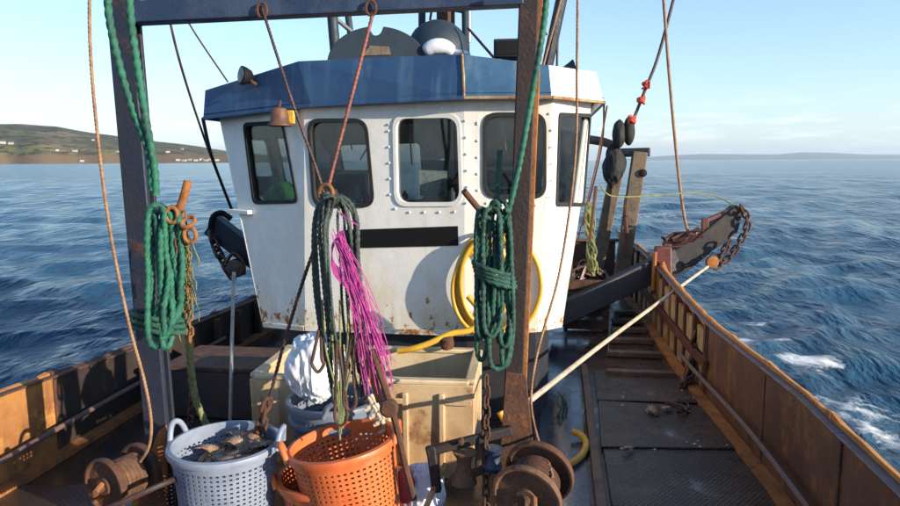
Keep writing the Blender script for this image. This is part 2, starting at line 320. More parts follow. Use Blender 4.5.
def puddles(m_, lo, hi, sc):
    t = m_.node_tree; b = t.nodes['Principled BSDF']; src = b.inputs['Roughness'].links[0].from_socket; nsrc = b.inputs['Normal'].links[0].from_socket; tcn = N(t, 'ShaderNodeTexCoord')
    n = N(t, 'ShaderNodeTexNoise'); n.inputs['Scale'].default_value = sc; n.inputs['Detail'].default_value = 5; t.links.new(tcn.outputs['Object'], n.inputs['Vector'])
    mr = N(t, 'ShaderNodeMapRange'); mr.inputs['From Min'].default_value = lo; mr.inputs['From Max'].default_value = hi; t.links.new(n.outputs['Fac'], mr.inputs['Value'])
    q = N(t, 'ShaderNodeMix', data_type='FLOAT'); t.links.new(mr.outputs[0], q.inputs[0]); t.links.new(src, q.inputs[2]); q.inputs[3].default_value = .04; t.links.new(q.outputs[0], b.inputs['Roughness'])
    g_ = N(t, 'ShaderNodeNewGeometry'); v = N(t, 'ShaderNodeMix', data_type='VECTOR'); t.links.new(mr.outputs[0], v.inputs[0]); t.links.new(nsrc, v.inputs[4]); t.links.new(g_.outputs['Normal'], v.inputs[5]); t.links.new(v.outputs[1], b.inputs['Normal'])
puddles(M['mat'], .58, .68, 2.6); puddles(M['deck'], .52, .60, 1.8)

def line(name, pts, r, mt, label, cat='rope', twisted=False):
    m_ = MB()
    if twisted: rope(m_, pts, r)
    else: m_.tube(spline(pts, 10), r, 8)
    return tag(m_.build(name, mt), label, cat)
# ================================================================ THE SETTING
SEA = -0.62
# ---- sea: summed wave trains on a polar sheet round the boat
def build_sea():
    nr, na = 640, 720
    r0, r1 = 1.6, 5200.0
    rr = r0*(r1/r0)**(np.arange(nr)/(nr-1)); rr = np.concatenate([rr, [8000, 14000, 24000, 36000]])
    head = math.atan2(FW.y, FW.x)
    fine = np.linspace(-R(46), R(46), na-90); coarse = np.linspace(R(46), 2*math.pi-R(46), 92)[1:-1]
    aa = head + np.concatenate([fine, coarse]); nA = len(aa); nR = len(rr)
    A, RR = np.meshgrid(aa, rr); X = RR*np.cos(A); Y = RR*np.sin(A); Z = np.zeros_like(X); DX = np.zeros_like(X); DY = np.zeros_like(X)
    spacing = np.maximum(RR*math.log(r1/r0)/nr, RR*(R(92)/(na-90))); 
    wind = head + R(205)
    for i in range(120):
        lam = .30*(6.5/.30)**rng.random(); k = 2*math.pi/lam
        th = wind + rng.normal(0, .55); amp = .0036*lam**.88*(.5+rng.random())*(.75 if lam > 4 else 1.0 if lam > 2 else 1.45)
        ph = rng.random()*2*math.pi; dx, dy = math.cos(th), math.sin(th)
        fade = np.clip((lam/spacing-2.2)/2.5, 0, 1)
        w = k*(X*dx+Y*dy)+ph
        Z += amp*fade*np.cos(w); DX -= dx*amp*fade*np.sin(w)*.85; DY -= dy*amp*fade*np.sin(w)*.85
    # calmer water right against the hull
    foam = np.zeros_like(X)
    def blob(px, py, rx, ry, st, ang=0):
        c = D(px, py, SEA); dx = X-c.x; dy = Y-c.y; ca, sa = math.cos(ang), math.sin(ang); u = dx*ca+dy*sa; v = -dx*sa+dy*ca
        return st*np.exp(-((u/rx)**2+(v/ry)**2))
    for b in [(752,322,.4,.3,.72),(744,345,.3,.7,.78),(765,346,.6,.3,.75),(815,366,.6,.42,.85),(800,372,1.1,.7,.55),(840,360,.9,.7,.5),(865,405,.7,.5,.68),(880,425,.45,.6,.7),(835,400,.8,.6,.6),
              (640,215,4,5,.62),(660,200,5,9,.5),(690,240,2.2,2.5,.42),(650,178,8,22,.40),(735,400,.5,.8,.5),(780,330,1.4,1.0,.35)]:
        foam = np.maximum(foam, blob(*b))
    co = np.stack([X+DX, Y+DY, Z+SEA], -1).reshape(-1, 3).astype(np.float32)
    idx = np.arange(nR*nA).reshape(nR, nA); nx = np.roll(idx, -1, axis=1)
    q = np.stack([idx[:-1], nx[:-1], nx[1:], idx[1:]], -1).reshape(-1, 4)
    me = bpy.data.meshes.new('sea'); me.vertices.add(len(co)); me.vertices.foreach_set('co', co.ravel()); me.loops.add(q.size); me.loops.foreach_set('vertex_index', q.ravel().astype(np.int32))
    me.polygons.add(len(q)); me.polygons.foreach_set('loop_start', np.arange(0, q.size, 4, dtype=np.int32)); me.polygons.foreach_set('loop_total', np.full(len(q), 4, dtype=np.int32))
    me.update(); me.validate(); me.polygons.foreach_set('use_smooth', [True]*len(me.polygons))
    at = me.attributes.new('foam', 'FLOAT', 'POINT'); at.data.foreach_set('value', foam.ravel().astype(np.float32))
    o = bpy.data.objects.new('sea', me); COL.objects.link(o); tag(o, kind='structure')
    m = bpy.data.materials.new('sea water'); m.use_nodes = True; t = m.node_tree; b = t.nodes['Principled BSDF']
    b.inputs['Base Color'].default_value = (.013,.055,.105,1); b.inputs['Roughness'].default_value = .14; b.inputs['Specular IOR Level'].default_value = .34; b.inputs['IOR'].default_value = 1.333
    tcn = N(t, 'ShaderNodeTexCoord'); last = None
    for sc, dist, sy in ((9.0, .022, .7), (2.6, .11, .55), (.8, .40, .45), (.11, 2.4, .35)):
        mpn = N(t, 'ShaderNodeMapping'); mpn.inputs['Rotation'].default_value = (0,0,wind); mpn.inputs['Scale'].default_value = (1, sy, 1); t.links.new(tcn.outputs['Object'], mpn.inputs[0])
        n = N(t, 'ShaderNodeTexNoise'); n.inputs['Scale'].default_value = sc; n.inputs['Detail'].default_value = 7; n.inputs['Roughness'].default_value = .6; t.links.new(mpn.outputs[0], n.inputs['Vector'])
        bn = N(t, 'ShaderNodeBump'); bn.inputs['Strength'].default_value = 1; bn.inputs['Distance'].default_value = dist; t.links.new(n.outputs['Fac'], bn.inputs['Height'])
        if last: t.links.new(last, bn.inputs['Normal'])
        last = bn.outputs[0]
    t.links.new(last, b.inputs['Normal'])
    an = N(t, 'ShaderNodeAttribute'); an.attribute_name = 'foam'
    n1 = N(t, 'ShaderNodeTexNoise'); n1.inputs['Scale'].default_value = 4.6; n1.inputs['Detail'].default_value = 9; n1.inputs['Roughness'].default_value = .72; n1.inputs['Distortion'].default_value = .6; t.links.new(tcn.outputs['Object'], n1.inputs['Vector'])
    ad = N(t, 'ShaderNodeMath', operation='ADD'); t.links.new(an.outputs['Fac'], ad.inputs[0]); t.links.new(n1.outputs['Fac'], ad.inputs[1])
    mr = N(t, 'ShaderNodeMapRange'); mr.inputs['From Min'].default_value = 1.07; mr.inputs['From Max'].default_value = 1.32; t.links.new(ad.outputs[0], mr.inputs['Value'])
    fo = N(t, 'ShaderNodeBsdfDiffuse'); fo.inputs[0].default_value = (.75,.78,.8,1)
    ms = N(t, 'ShaderNodeMixShader'); t.links.new(mr.outputs[0], ms.inputs[0]); t.links.new(b.outputs[0], ms.inputs[1]); t.links.new(fo.outputs[0], ms.inputs[2])
    t.links.new(ms.outputs[0], t.nodes['Material Output'].inputs[0]); me.materials.append(m)
build_sea()

# ---- far coasts
def coast(name, prof, d0, depth, nrow, mt, bumps, seed):
    cols = np.arange(prof[0][0], prof[-1][0]+.1, (prof[-1][0]-prof[0][0])/420); vs = []; rows = nrow
    for c in cols:
        y = np.interp(c, [p[0] for p in prof], [p[1] for p in prof]); y = float(y)
        v, f = ray(c, 200); h = Vector((v.x, v.y, 0)).normalized()
        vt, ft = ray(c, y)
        for j in range(rows):
            s = j/(rows-1); d = d0 + depth*s
            d += noise.noise(Vector((c*.03, seed, s*2)))*depth*.06
            top = CAMZ + vt.z/ft*(d0+depth)
            shape = min(1, (s*9)**.8)*.27 + .73*max(0,(s-.04)/.96)**.85 if s > 0 else 0
            z = top*shape
            z += (noise.noise(Vector((c*.022, s*5, seed)))*.10 + noise.noise(Vector((c*.09, s*14, seed+5)))*.05)*top*bumps*math.sin(math.pi*s)
            p = h*d; vs.append((p.x, p.y, z + (SEA-.6 if j == 0 else SEA)))
    nC = len(cols); fs = [(i*rows+j, (i+1)*rows+j, (i+1)*rows+j+1, i*rows+j+1) for i in range(nC-1) for j in range(rows-1)]
    mb = MB(); mb.add(vs, fs); o = mb.build(name, mt, org=(0,0,0), recalc=True); tag(o, kind='structure'); return o
m = bpy.data.materials.new('coast fields'); m.use_nodes = True; t = m.node_tree; b = t.nodes['Principled BSDF']; b.inputs['Roughness'].default_value = .95; b.inputs['Specular IOR Level'].default_value = .1
g = N(t, 'ShaderNodeNewGeometry'); mpn = N(t, 'ShaderNodeMapping'); mpn.inputs['Scale'].default_value = (1/240, 1/300, 1/70.); mpn.inputs['Rotation'].default_value = (0,0,.5); t.links.new(g.outputs['Position'], mpn.inputs[0])
vo = N(t, 'ShaderNodeTexVoronoi'); vo.inputs['Scale'].default_value = 1.4; t.links.new(mpn.outputs[0], vo.inputs['Vector'])
cr2 = N(t, 'ShaderNodeValToRGB'); el = cr2.color_ramp.elements; cr2.color_ramp.interpolation = 'CONSTANT'
el[0].color = (.13,.125,.06,1); el[1].position = .82; el[1].color = (.20,.165,.09,1)
for p_, c_ in ((.2,(.09,.10,.045,1)),(.36,(.17,.14,.075,1)),(.5,(.075,.08,.045,1)),(.66,(.13,.14,.055,1))):
    q = el.new(p_); q.color = c_
sx = N(t, 'ShaderNodeSeparateColor'); t.links.new(vo.outputs['Color'], sx.inputs[0]); t.links.new(sx.outputs[0], cr2.inputs[0])
nz = N(t, 'ShaderNodeTexNoise'); nz.inputs['Scale'].default_value = 5; nz.inputs['Detail'].default_value = 9; nz.inputs['Roughness'].default_value = .7; t.links.new(mpn.outputs[0], nz.inputs['Vector'])
mr = N(t, 'ShaderNodeMapRange'); mr.inputs['From Min'].default_value = .48; mr.inputs['From Max'].default_value = .56; t.links.new(nz.outputs['Fac'], mr.inputs['Value'])
mxa = N(t, 'ShaderNodeMix', data_type='RGBA'); t.links.new(mr.outputs[0], mxa.inputs[0]); t.links.new(cr2.outputs[0], mxa.inputs[6]); mxa.inputs[7].default_value = (.055,.042,.028,1)
spz = N(t, 'ShaderNodeSeparateXYZ'); t.links.new(g.outputs['Position'], spz.inputs[0])
za = N(t, 'ShaderNodeMath', operation='MULTIPLY_ADD'); t.links.new(nz.outputs['Fac'], za.inputs[0]); za.inputs[1].default_value = 70; t.links.new(spz.outputs['Z'], za.inputs[2])
mz = N(t, 'ShaderNodeMapRange'); mz.inputs['From Min'].default_value = 58; mz.inputs['From Max'].default_value = 72; t.links.new(za.outputs[0], mz.inputs['Value'])
mxb = N(t, 'ShaderNodeMix', data_type='RGBA'); t.links.new(mz.outputs[0], mxb.inputs[0]); mxb.inputs[6].default_value = (.17,.115,.065,1); t.links.new(mxa.outputs[2], mxb.inputs[7]); t.links.new(mxb.outputs[2], b.inputs['Base Color'])
hill = coast('coast_hills', [(-260,134),(-120,128),(-40,130),(30,130),(62,131),(100,136.5),(150,142),(200,147),(235,152),(290,157),(340,160.5),(360,162)], 2500, 1500, 50, m, .45, 1.3)
md = mat('far hill heath', (.06,.07,.04), .95, bump=0)
coast('distant_hills', [(600,160.5),(640,157.6),(668,155.6),(700,154.2),(740,154.6),(775,154.8),(800,153.0),(830,153.6),(860,155),(900,155.3),(960,154.5),(1040,157),(1120,159)], 27000, 4000, 8, md, .6, 4.4)

# ---- houses on the left coast
dg = bpy.context.evaluated_depsgraph_get()
def hill_z(px, py):
    dg.update(); v, f = ray(px, py); ok, loc, nrm, i = hill.ray_cast(Vector((0,0,CAMZ)), v.normalized()); return loc if ok else None
hs = [(3,143.5,1.2,'long pale farmhouse at the left picture edge high on the hill'),(11,144,1.0,'second pale house from the left edge on the hillside'),(57,150.5,.7,'small isolated cottage mid slope between farm and post'),
      (75,151.5,1.0,'white cottage just left of the hanging thin rope on the slope'),(93,140.5,.8,'highest white house near the ridge beside the thin rope'),(82,161.3,.8,'cottage down on the shore left of the thin rope'),
      (118,152,.8,'cottage seen on the slope just left of the blue post'),(168,152.5,.9,'white house alone on the slope right of the blue post'),(182,149.5,.7,'small house high on the slope right of the blue post')]
row = [(178,160.6),(184,161),(190,160.3),(196,160.9),(201,160.2),(206,160.9),(211,160.0),(217,160.8)]
def house(px, py, sc, label, group=None):
    c = hill_z(px, py)
    if c is None: return
    a = math.atan2(c.y, c.x) + random.uniform(-.5,.5) + math.pi/2; w, d, h = 15*sc, 9*sc, 5.5*sc; rm = Matrix.Rotation(a, 3, 'Z')
    r_ = thing('far_house', c, label, 'house', group)
    mb = MB(); mb.box(c+Vector((0,0,h/2-1)), (w, d, h+2), rm); mb.build('wall', M['housewall'], r_)
    mb = MB(); zt = c.z+h+.02; q = [rm@Vector((sx*w*.53, sy, 0)) for sx in (-1,1) for sy in (-d*.58, d*.58)]
    b0 = Vector((c.x, c.y, zt)); rg = [b0+rm@Vector((sx*w*.53,0,d*.42)) for sx in (-1,1)]
    mb.add([b0+q[0], b0+q[1], rg[0], b0+q[2], b0+q[3], rg[1]], [(0,1,2),(3,5,4),(0,2,5,3),(1,4,5,2),(0,3,4,1)]); mb.build('roof', M['houseroof'], r_)
for h_ in hs: house(*h_)
for px, py in row: house(px, py, .95, 'tiny white house in the shoreline row between the blue post and wheelhouse', 'houses in a row along the far shore')

# ---- haze
hz = MB(); hz.box((0,0,250), (84000,84000,506)); ho = hz.build('haze', M['white'], org=(0,0,0), smooth=False); ho.data.materials.clear(); tag(ho, kind='stuff')
hm = bpy.data.materials.new('pale air'); hm.use_nodes = True; t = hm.node_tree; t.nodes.clear(); pv = N(t, 'ShaderNodeVolumePrincipled'); pv.inputs['Color'].default_value = (.70,.84,1,1); pv.inputs['Density'].default_value = 3.4e-5; pv.inputs['Anisotropy'].default_value = .2
ou = N(t, 'ShaderNodeOutputMaterial'); t.links.new(pv.outputs[0], ou.inputs['Volume']); ho.data.materials.append(hm)

# ================================================================ BOAT
def XR(y): return float(np.interp(y, [-3,0,3.5,5.4,8.1,11], [.75,1.2,1.268,1.17,1.13,.95]))
def XL(y): return float(np.interp(y, [-3,0,3.1,6.0,8.5,11], [-2.35,-2.78,-2.885,-2.90,-2.85,-2.6]))
def HR(y): return float(np.interp(y, [-3,0,5,6.2,7.1,11], [.72,.6,.55,.60,.655,.72]))
def HL(y): return float(np.interp(y, [-3,0,3.1,4.3,6.2,8,11], [.65,.56,.51,.425,.365,.37,.5]))
ys = [-2.5+.45*i for i in range(30)]
# deck sheet + hull sides
mb = MB(); vs = []
for y in ys: vs += [(XL(y)+.02, y, 0), (XR(y)-.02, y, 0)]
mb.add(vs, [(2*i, 2*i+1, 2*i+3, 2*i+2) for i in range(len(ys)-1)]); dk = mb.build('deck', M['deck'], org=(0,0,0)); tag(dk, kind='structure')
mb = MB(); vs = []
for y in ys: vs += [(XL(y)-.075, y, -.03), (XL(y)+.25, y, -1.3), (XR(y)-.25, y, -1.3), (XR(y)+.075, y, -.03)]
fs = []
for i in range(len(ys)-1):
    for k in range(3): fs.append((4*i+k, 4*i+k+1, 4*i+k+5, 4*i+k+4))
fs += [(0,3,2,1), tuple(4*(len(ys)-1)+k for k in (0,1,2,3))]
mb.add(vs, fs); hl = mb.build('hull', M['hull'], org=(0,0,0)); tag(hl, kind='structure')
# inner deck edging by the sides
def strip(mb, y0, y1, xf, w, z0, h, n=14):
    vs = []
    for i in range(n+1):
        y = y0+(y1-y0)*i/n; x = xf(y); vs += [(x,y,z0),(x+w,y,z0),(x+w,y,z0+(h(y) if callable(h) else h)),(x,y,z0+(h(y) if callable(h) else h))]
    fs = [(3,2,1,0), tuple(4*n+k for k in range(4))]
    for i in range(n):
        for k in range(4): fs.append((4*i+k, 4*i+(k+1)%4, 4*i+4+(k+1)%4, 4*i+4+k))
    return mb.add(vs, fs)
def bulwark(side, label):
    Xf, Hf = (XR, HR) if side > 0 else (XL, HL)
    t_ = thing('bulwark', (Xf(3), 3, 0), label, 'bulwark')
    seams = [-2.5,-1.2,.1,1.55,2.95,3.92,5.05] if side > 0 else [-2.5,-1.2,.1,1.4,2.65,3.55,4.6,5.9,7.4,9.9]
    for a, b_ in zip(seams, seams[1:]):
        off = random.uniform(-.003,.003)
        m_ = MB(); strip(m_, a+.004, b_-.004, lambda y: Xf(y)+(0 if side > 0 else -.03)+off, .03, 0.0, Hf, 6); m_.build('side_plate', M['bulwark'] if side > 0 else M['bulwark_left'] if b_ < 4.0 else M['plate_shade'], t_)  # left plates aft take a darker colour as painted shade
        m_ = MB(); m_.box((Xf(b_)+(side*.0), b_, Hf(b_)*.5), (.012, .02, Hf(b_)*.96)); m_.build('weld_seam', M['rustdark'], t_)
    if side > 0:                       # open framed length aft: ribs with pale planking behind
        m_ = MB(); strip(m_, 5.05, 9.9, lambda y: XR(y)+.045, .03, 0, HR, 12); m_.build('outer_plate', M['rustdark'], t_)
        y = 5.12
        while y < 9.2:
            m_ = MB(); m_.box((XR(y)+.012, y, HR(y)*.5), (.034, .05, HR(y)-.02)); m_.build('rib', M['maroon'] if random.random() < .35 else M['rust'], t_)
            for z0, z1 in ((.03,.24),(.31,HR(y)-.07)):
                m_ = MB(); m_.box((XR(y)+.012, y+.165, (z0+z1)/2), (.022, .20, z1-z0)); m_.build('plank', M['cream'], t_)
            y += .33
        m_ = MB(); strip(m_, 5.0, 9.9, lambda y: XR(y)-.036, .03, .245, .06, 12); m_.build('stringer', M['maroon'], t_)
    else:
        y = 4.7
        while y < 9.4:
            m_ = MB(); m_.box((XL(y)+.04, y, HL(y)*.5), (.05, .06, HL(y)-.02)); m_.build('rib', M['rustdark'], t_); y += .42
    # cap rail in lengths and the raised outer strip
    for a, b_ in zip(range(-2,10), range(-1,11)):
        m_ = MB(); vs = []; n = 4
        for i in range(n+1):
            y = a+(b_-a)*i/n-.0; x = Xf(y); h = Hf(y); s_ = side
            xi, xo = (x-.014, x+.034) if s_ > 0 else (x-.034, x+.014)
            vs += [(xi,y,h+.002),(xo,y,h+.002),(xo,y,h+.014),(xi,y,h+.014)]
        fs = [(3,2,1,0), tuple(4*n+k for k in range(4))]
        for i in range(n):
            for k in range(4): fs.append((4*i+k, 4*i+(k+1)%4, 4*i+4+(k+1)%4, 4*i+4+k))
        m_.add(vs, fs); m_.build('rail_cap', M['capm'] if side > 0 or b_ < 4 else M['rustdark'], t_, bevel=.006)  # left cap darkens aft to carry on the painted shade
    y = -2.0
    while y < 9.5:
        L_ = random.uniform(.5,.95); m_ = MB(); vs = []; n = 8
        for i in range(n+1):
            yy = y+L_*i/n; x = Xf(yy)+side*.031; h = Hf(yy)+(.004 if side > 0 else -.008)+.010*noise.noise(Vector((yy*4,0,side)))+(.012 if i in (0,n) else 0); w = .030+.007*noise.noise(Vector((yy*6,3,side)))
            x0, x1 = (x, x+w) if side > 0 else (x-w, x)
            vs += [(x0,yy,h-.06),(x1,yy,h-.09),(x1,yy,h+.022),(x0,yy,h+.030)]
        fs = [(3,2,1,0), tuple(4*n+k for k in range(4))]
        for i in range(n):
            for k in range(4): fs.append((4*i+k, 4*i+(k+1)%4, 4*i+4+(k+1)%4, 4*i+4+k))
        m_.add(vs, fs); m_.build('rubbing_strip', M['fender'] if side > 0 or y < 3.4 else M['rustdark'], t_, bevel=.004)  # left strip also goes dark aft, shade given by colour
        y += L_+.012
    m_ = MB(); m_.tube(spline([(Xf(y)-side*.07, y, .2+.01*math.sin(y*2)) for y in (-2,-1,0,1,2,3,4,5,5.6)], 4), .016, 8); m_.build('rail_pipe', M['capm'], t_)
    m_ = MB(); strip(m_, -2.4, 9.6, lambda y: Xf(y)-(.085 if side > 0 else -.004), .08, .003, .035, 16); m_.build('waterway_bar', M['rust'], t_)
    return t_
bulwark(1, 'brown rusty bulwark with orange edged rail along the right side of the boat')
bulwark(-1, 'rusty bulwark along the left side with an orange forward part and painted shade aft')

# ---- right hand deck: mats, angle bar, wet plate, cleats
def quad_sheet(name, pts, h, mt, kind=None, label=None, cat=None, bevel=0.004, parent=None):
    m_ = MB(); m_.prism([Vector((p.x,p.y,p.z)) for p in pts], (0,0,h)); o = m_.build(name, mt, parent, bevel=bevel)
    if kind: tag(o, kind=kind)
    if label: tag(o, label, cat)
    return o
def Dz(px, py, z): return D(px, py, z)
quad_sheet('deck_mat', [Dz(612,508,.006),Dz(798,520,.006),Dz(742,447,.006),Dz(602,444,.006)], .012, M['mat'], label='ribbed black rubber mat on the right deck nearest the camera', cat='mat')
quad_sheet('deck_mat', [Dz(601,448,.020),Dz(744,450,.020),Dz(712,408,.006),Dz(598,402,.006)], .012, M['mat'], label='middle wet rubber mat of the right deck with shell bits on it', cat='mat')
quad_sheet('deck_mat', [Dz(597,401,.006),Dz(706,404,.006),Dz(684,377,.006),Dz(594,372,.006)], .012, M['mat'], label='smaller dark mat just below the timber cleats', cat='mat')
wp = quad_sheet('wet_deck_plate', [Dz(532,508,.004),Dz(590,508,.004),Dz(576,340,.004),Dz(548,340,.004)], .004, M['wet'], kind='structure', bevel=0)
ab = MB(); ab.beam(Dz(602,512,.02)+Vector((0,0,0)), Dz(584,366,.02), .055, .045, up=(0,0,1)); tag(ab.build('deck_bar', M['wood'], bevel=.005), 'long worn timber bar edging the black mats on the right deck', 'bar')
cl = [(606,372,696,376),(607,353,684,356),(609,340,676,342),(611,330,668,331),(612,321,660,322),(614,313,654,313)]
labs = ['nearest of the cross planks on the right deck, pale chipped edge','second cross plank from the front on the right deck','third cross plank from the front on the right deck','fourth cross plank from the front on the right deck','fifth cross plank from the front, near the sloping beam','farthest cross plank on the right deck under the sloping beam']
for (a,b_,c,d), lb in zip(cl, labs):
    p, q = Dz(a,b_,.03), Dz(c,d,.03); q.x = min(q.x, XR(q.y)-.11); m_ = MB(); m_.beam(p, q, .07, .05, up=(0,0,1)); tag(m_.build('cross_plank', M['wood'], bevel=.006), lb, 'plank', 'planks across the right deck')
# left deck mat
quad_sheet('deck_mat', [Dz(-60,540,.006),Dz(95,530,.006),Dz(85,486,.006),Dz(-40,489,.006)], .012, M['mat'], label='textured rubber mat at the bottom left beside the small winch', cat='mat')
quad_sheet('hatch_board', [Dz(165,540,.004),Dz(440,540,.004),Dz(440,474,.004),Dz(170,474,.004)], .08, M['rust'], label='rusty low steel platform that the fish baskets stand on', cat='platform')

# ================================================================ WHEELHOUSE
WH = thing('wheelhouse', Vector((-.8, 4.9, 0)), 'white wheelhouse with blue visor roof and dark rounded windows amidships', 'wheelhouse')
P3t, P3b = P(464,94,4.40), P(465,336,4.40)
P2t = P(304,102,4.75); P4t = P(553,93,4.33)
def pl(a,b,c): return a, (b-a).cross(c-a).normalized()
p0,n0 = pl(P3t,P3b,P2t); P2b = hitplane(305,331,p0,n0)
p0,n0 = pl(P3t,P3b,P4t); P4b = hitplane(537,332,p0,n0)
P5t = P(592,98,4.75); p0,n0 = pl(P4t,P4b,P5t); P5b = hitplane(562,327,p0,n0)
P1t = P(221,114,5.2); p0,n0 = pl(P2t,P2b,P1t); P1b = hitplane(263,327,p0,n0)
BKY = 2.3
P6t, P6b = P5t+Vector((0,BKY,0)), P5b+Vector((0,BKY,0)); P0t, P0b = P1t+Vector((-.02,BKY-.3,0)), P1b+Vector((0,BKY-.3,0))
def rrect(pts, r, n=6):
    out = []; m_ = len(pts)
    for i in range(m_):
        a, b_, c = pts[i-1], pts[i], pts[(i+1)%m_]; u = (a-b_); v = (c-b_); rr = min(r, u.length*.45, v.length*.45); u.normalize(); v.normalize()
        s0, s1 = b_+u*rr, b_+v*rr
        for k in range(n+1):
            t_ = k/n; out.append((1-t_)**2*s0 + 2*(1-t_)*t_*b_ + t_*t_*s1)
    return out
def facet(tl, tr, bl, br, holes, thick=.035, name='wall_panel', mt=None):
    """flat panel with holes; holes are lists of world points on the plane"""
    o = bl; ux = (br-bl).normalized(); nn_ = (br-bl).cross(tl-bl).normalized(); uy = nn_.cross(ux).normalized()
    to2 = lambda p: Vector(((p-o).dot(ux), (p-o).dot(uy), 0))
    cu = bpy.data.curves.new('tmp', 'CURVE'); cu.dimensions = '2D'; cu.fill_mode = 'BOTH'; cu.extrude = thick/2
    for loop in [[bl,br,tr,tl]]+holes:
        sp = cu.splines.new('POLY'); sp.points.add(len(loop)-1); sp.use_cyclic_u = True
        for i, p in enumerate(loop): q = to2(p); sp.points[i].co = (q.x,q.y,0,1)
    co_ = bpy.data.objects.new('tmp', cu); COL.objects.link(co_); dg_ = bpy.context.evaluated_depsgraph_get(); dg_.update()
    me = bpy.data.meshes.new_from_object(co_.evaluated_get(dg_)); bpy.data.objects.remove(co_)
    vs = [o+ux*v.co.x+uy*v.co.y+nn_*(v.co.z+thick/2*(-1)) for v in me.vertices]; fs = [tuple(p.vertices) for p in me.polygons]; bpy.data.meshes.remove(me)
    m_ = MB(); m_.add(vs, fs); ob = m_.build(name, mt or M['white'], WH, smooth=False); return ob, nn_
# outward normals point to the viewer: (br-bl) x (tl-bl) with br to the right faces the camera (-Y)
bolts = MB()
def bolt(p, n_, r=.009):
    bolts.lathe(p-n_*.001, n_, [(r,0),(r*.9,r*.5),(r*.45,r*.8)], 8)
def window(px_pts, tl, tr, bl, br, rad, rows=None, boltring=0, inset=.004, frame='rubber', back=False):
    nn_ = (br-bl).cross(tl-bl).normalized()
    corner = [hitplane(x,y,bl,nn_) for x,y in px_pts]
    hole = rrect(corner, rad); cen = sum(corner, Vector())/4
    fr_ = MB(); k = len(hole); inner = [cen+(p-cen)*(1-.018/((p-cen).length)) for p in hole]
    # frame ring: stands 6 mm proud, 20 mm wide
    out = [cen+(p-cen)*(1+.012/((p-cen).length)) for p in hole]
    rings = [[p+nn_*.0 for p in out],[p+nn_*.009 for p in out],[p+nn_*.009 for p in inner],[p-nn_*.045 for p in inner]]
    fr_.add([p for r_ in rings for p in r_], [(j*k+i, j*k+(i+1)%k, (j+1)*k+(i+1)%k, (j+1)*k+i) for j in range(3) for i in range(k)])
    fo = fr_.build('window', M[frame], WH)
    g_ = MB(); g_.prism([p-nn_*.022 for p in inner], -nn_*.005); g_.build('pane', M['glass'], fo, smooth=False)
    if boltring:
        L_ = 0; big = [cen+(p-cen)*(1+.055/((p-cen).length)) for p in hole]; big.append(big[0]); pts = resample(big, boltring)
        for p in pts: bolt(p+nn_*.002, nn_)
    return hole
A_ = (P1t,P2t,P1b,P2b); B_ = (P2t,P3t,P2b,P3b); C_ = (P3t,P4t,P3b,P4b); D_ = (P4t,P5t,P4b,P5b)
w1 = window([(244,124),(283,122),(298,202),(254,203)], *A_, .05)
w2 = window([(308,120),(366,120),(374,206),(314,206)], *B_, .09)
w3 = window([(394,116),(459,115),(462,204.5),(396,205)], *B_, .09, boltring=.105, frame='white')
w4 = window([(484,114),(545,114),(545,197.5),(484,197)], *C_, .09, boltring=.105)
w5 = window([(559,114),(590,115),(583,205),(556,205)], *D_, .03)
w0 = None
facet(*A_, [w1]); facet(*B_, [w2,w3]); facet(*C_, [w4]); facet(*D_, [w5])
# left side: plane through P0..P1 with a window opening
def lerp(a,b,t_): return a+(b-a)*t_
def sidewin(tl,tr,bl,br, u0,u1,v0,v1):
    pt = lambda u,v: lerp(lerp(bl,br,u), lerp(tl,tr,u), v)
    cs = [pt(u0,v0),pt(u1,v0),pt(u1,v1),pt(u0,v1)]; return cs
def sidepanel(tl,tr,bl,br, wins):
    holes = []
    nn_ = (br-bl).cross(tl-bl).normalized()
    for (u0,u1,v0,v1) in wins:
        h = rrect(sidewin(tl,tr,bl,br,u0,u1,v0,v1), .05); holes.append([p - nn_*((p-bl).dot(nn_)) for p in h])
    facet(tl,tr,bl,br,holes)
    for h in holes:
        cen = sum(h, Vector())/len(h); k = len(h); inner = [cen+(p-cen)*(1-.02/((p-cen).length)) for p in h]; out = [cen+(p-cen)*(1+.01/((p-cen).length)) for p in h]
        m_ = MB(); rings = [out,[p+nn_*.008 for p in out],[p+nn_*.008 for p in inner],[p-nn_*.045 for p in inner]]
        m_.add([p for r_ in rings for p in r_], [(j*k+i, j*k+(i+1)%k, (j+1)*k+(i+1)%k, (j+1)*k+i) for j in range(3) for i in range(k)]); fo = m_.build('window', M['rubber'], WH)
        g_ = MB(); g_.prism([p-nn_*.02 for p in inner], -nn_*.005); g_.build('pane', M['glass'], fo, smooth=False)
sidepanel(P0t,P1t,P0b,P1b, [(.28,.53,.53,.92),(.60,.92,.53,.90)])
sidepanel(P5t,P6t,P5b,P6b, [(.10,.45,.53,.90)])
sidepanel(P6t,P0t,P6b,P0b, [(.58,.9,.50,.88)])
bolts_o = bolts.build('window_bolts', M['white'], WH); tag(bolts_o, kind='stuff')
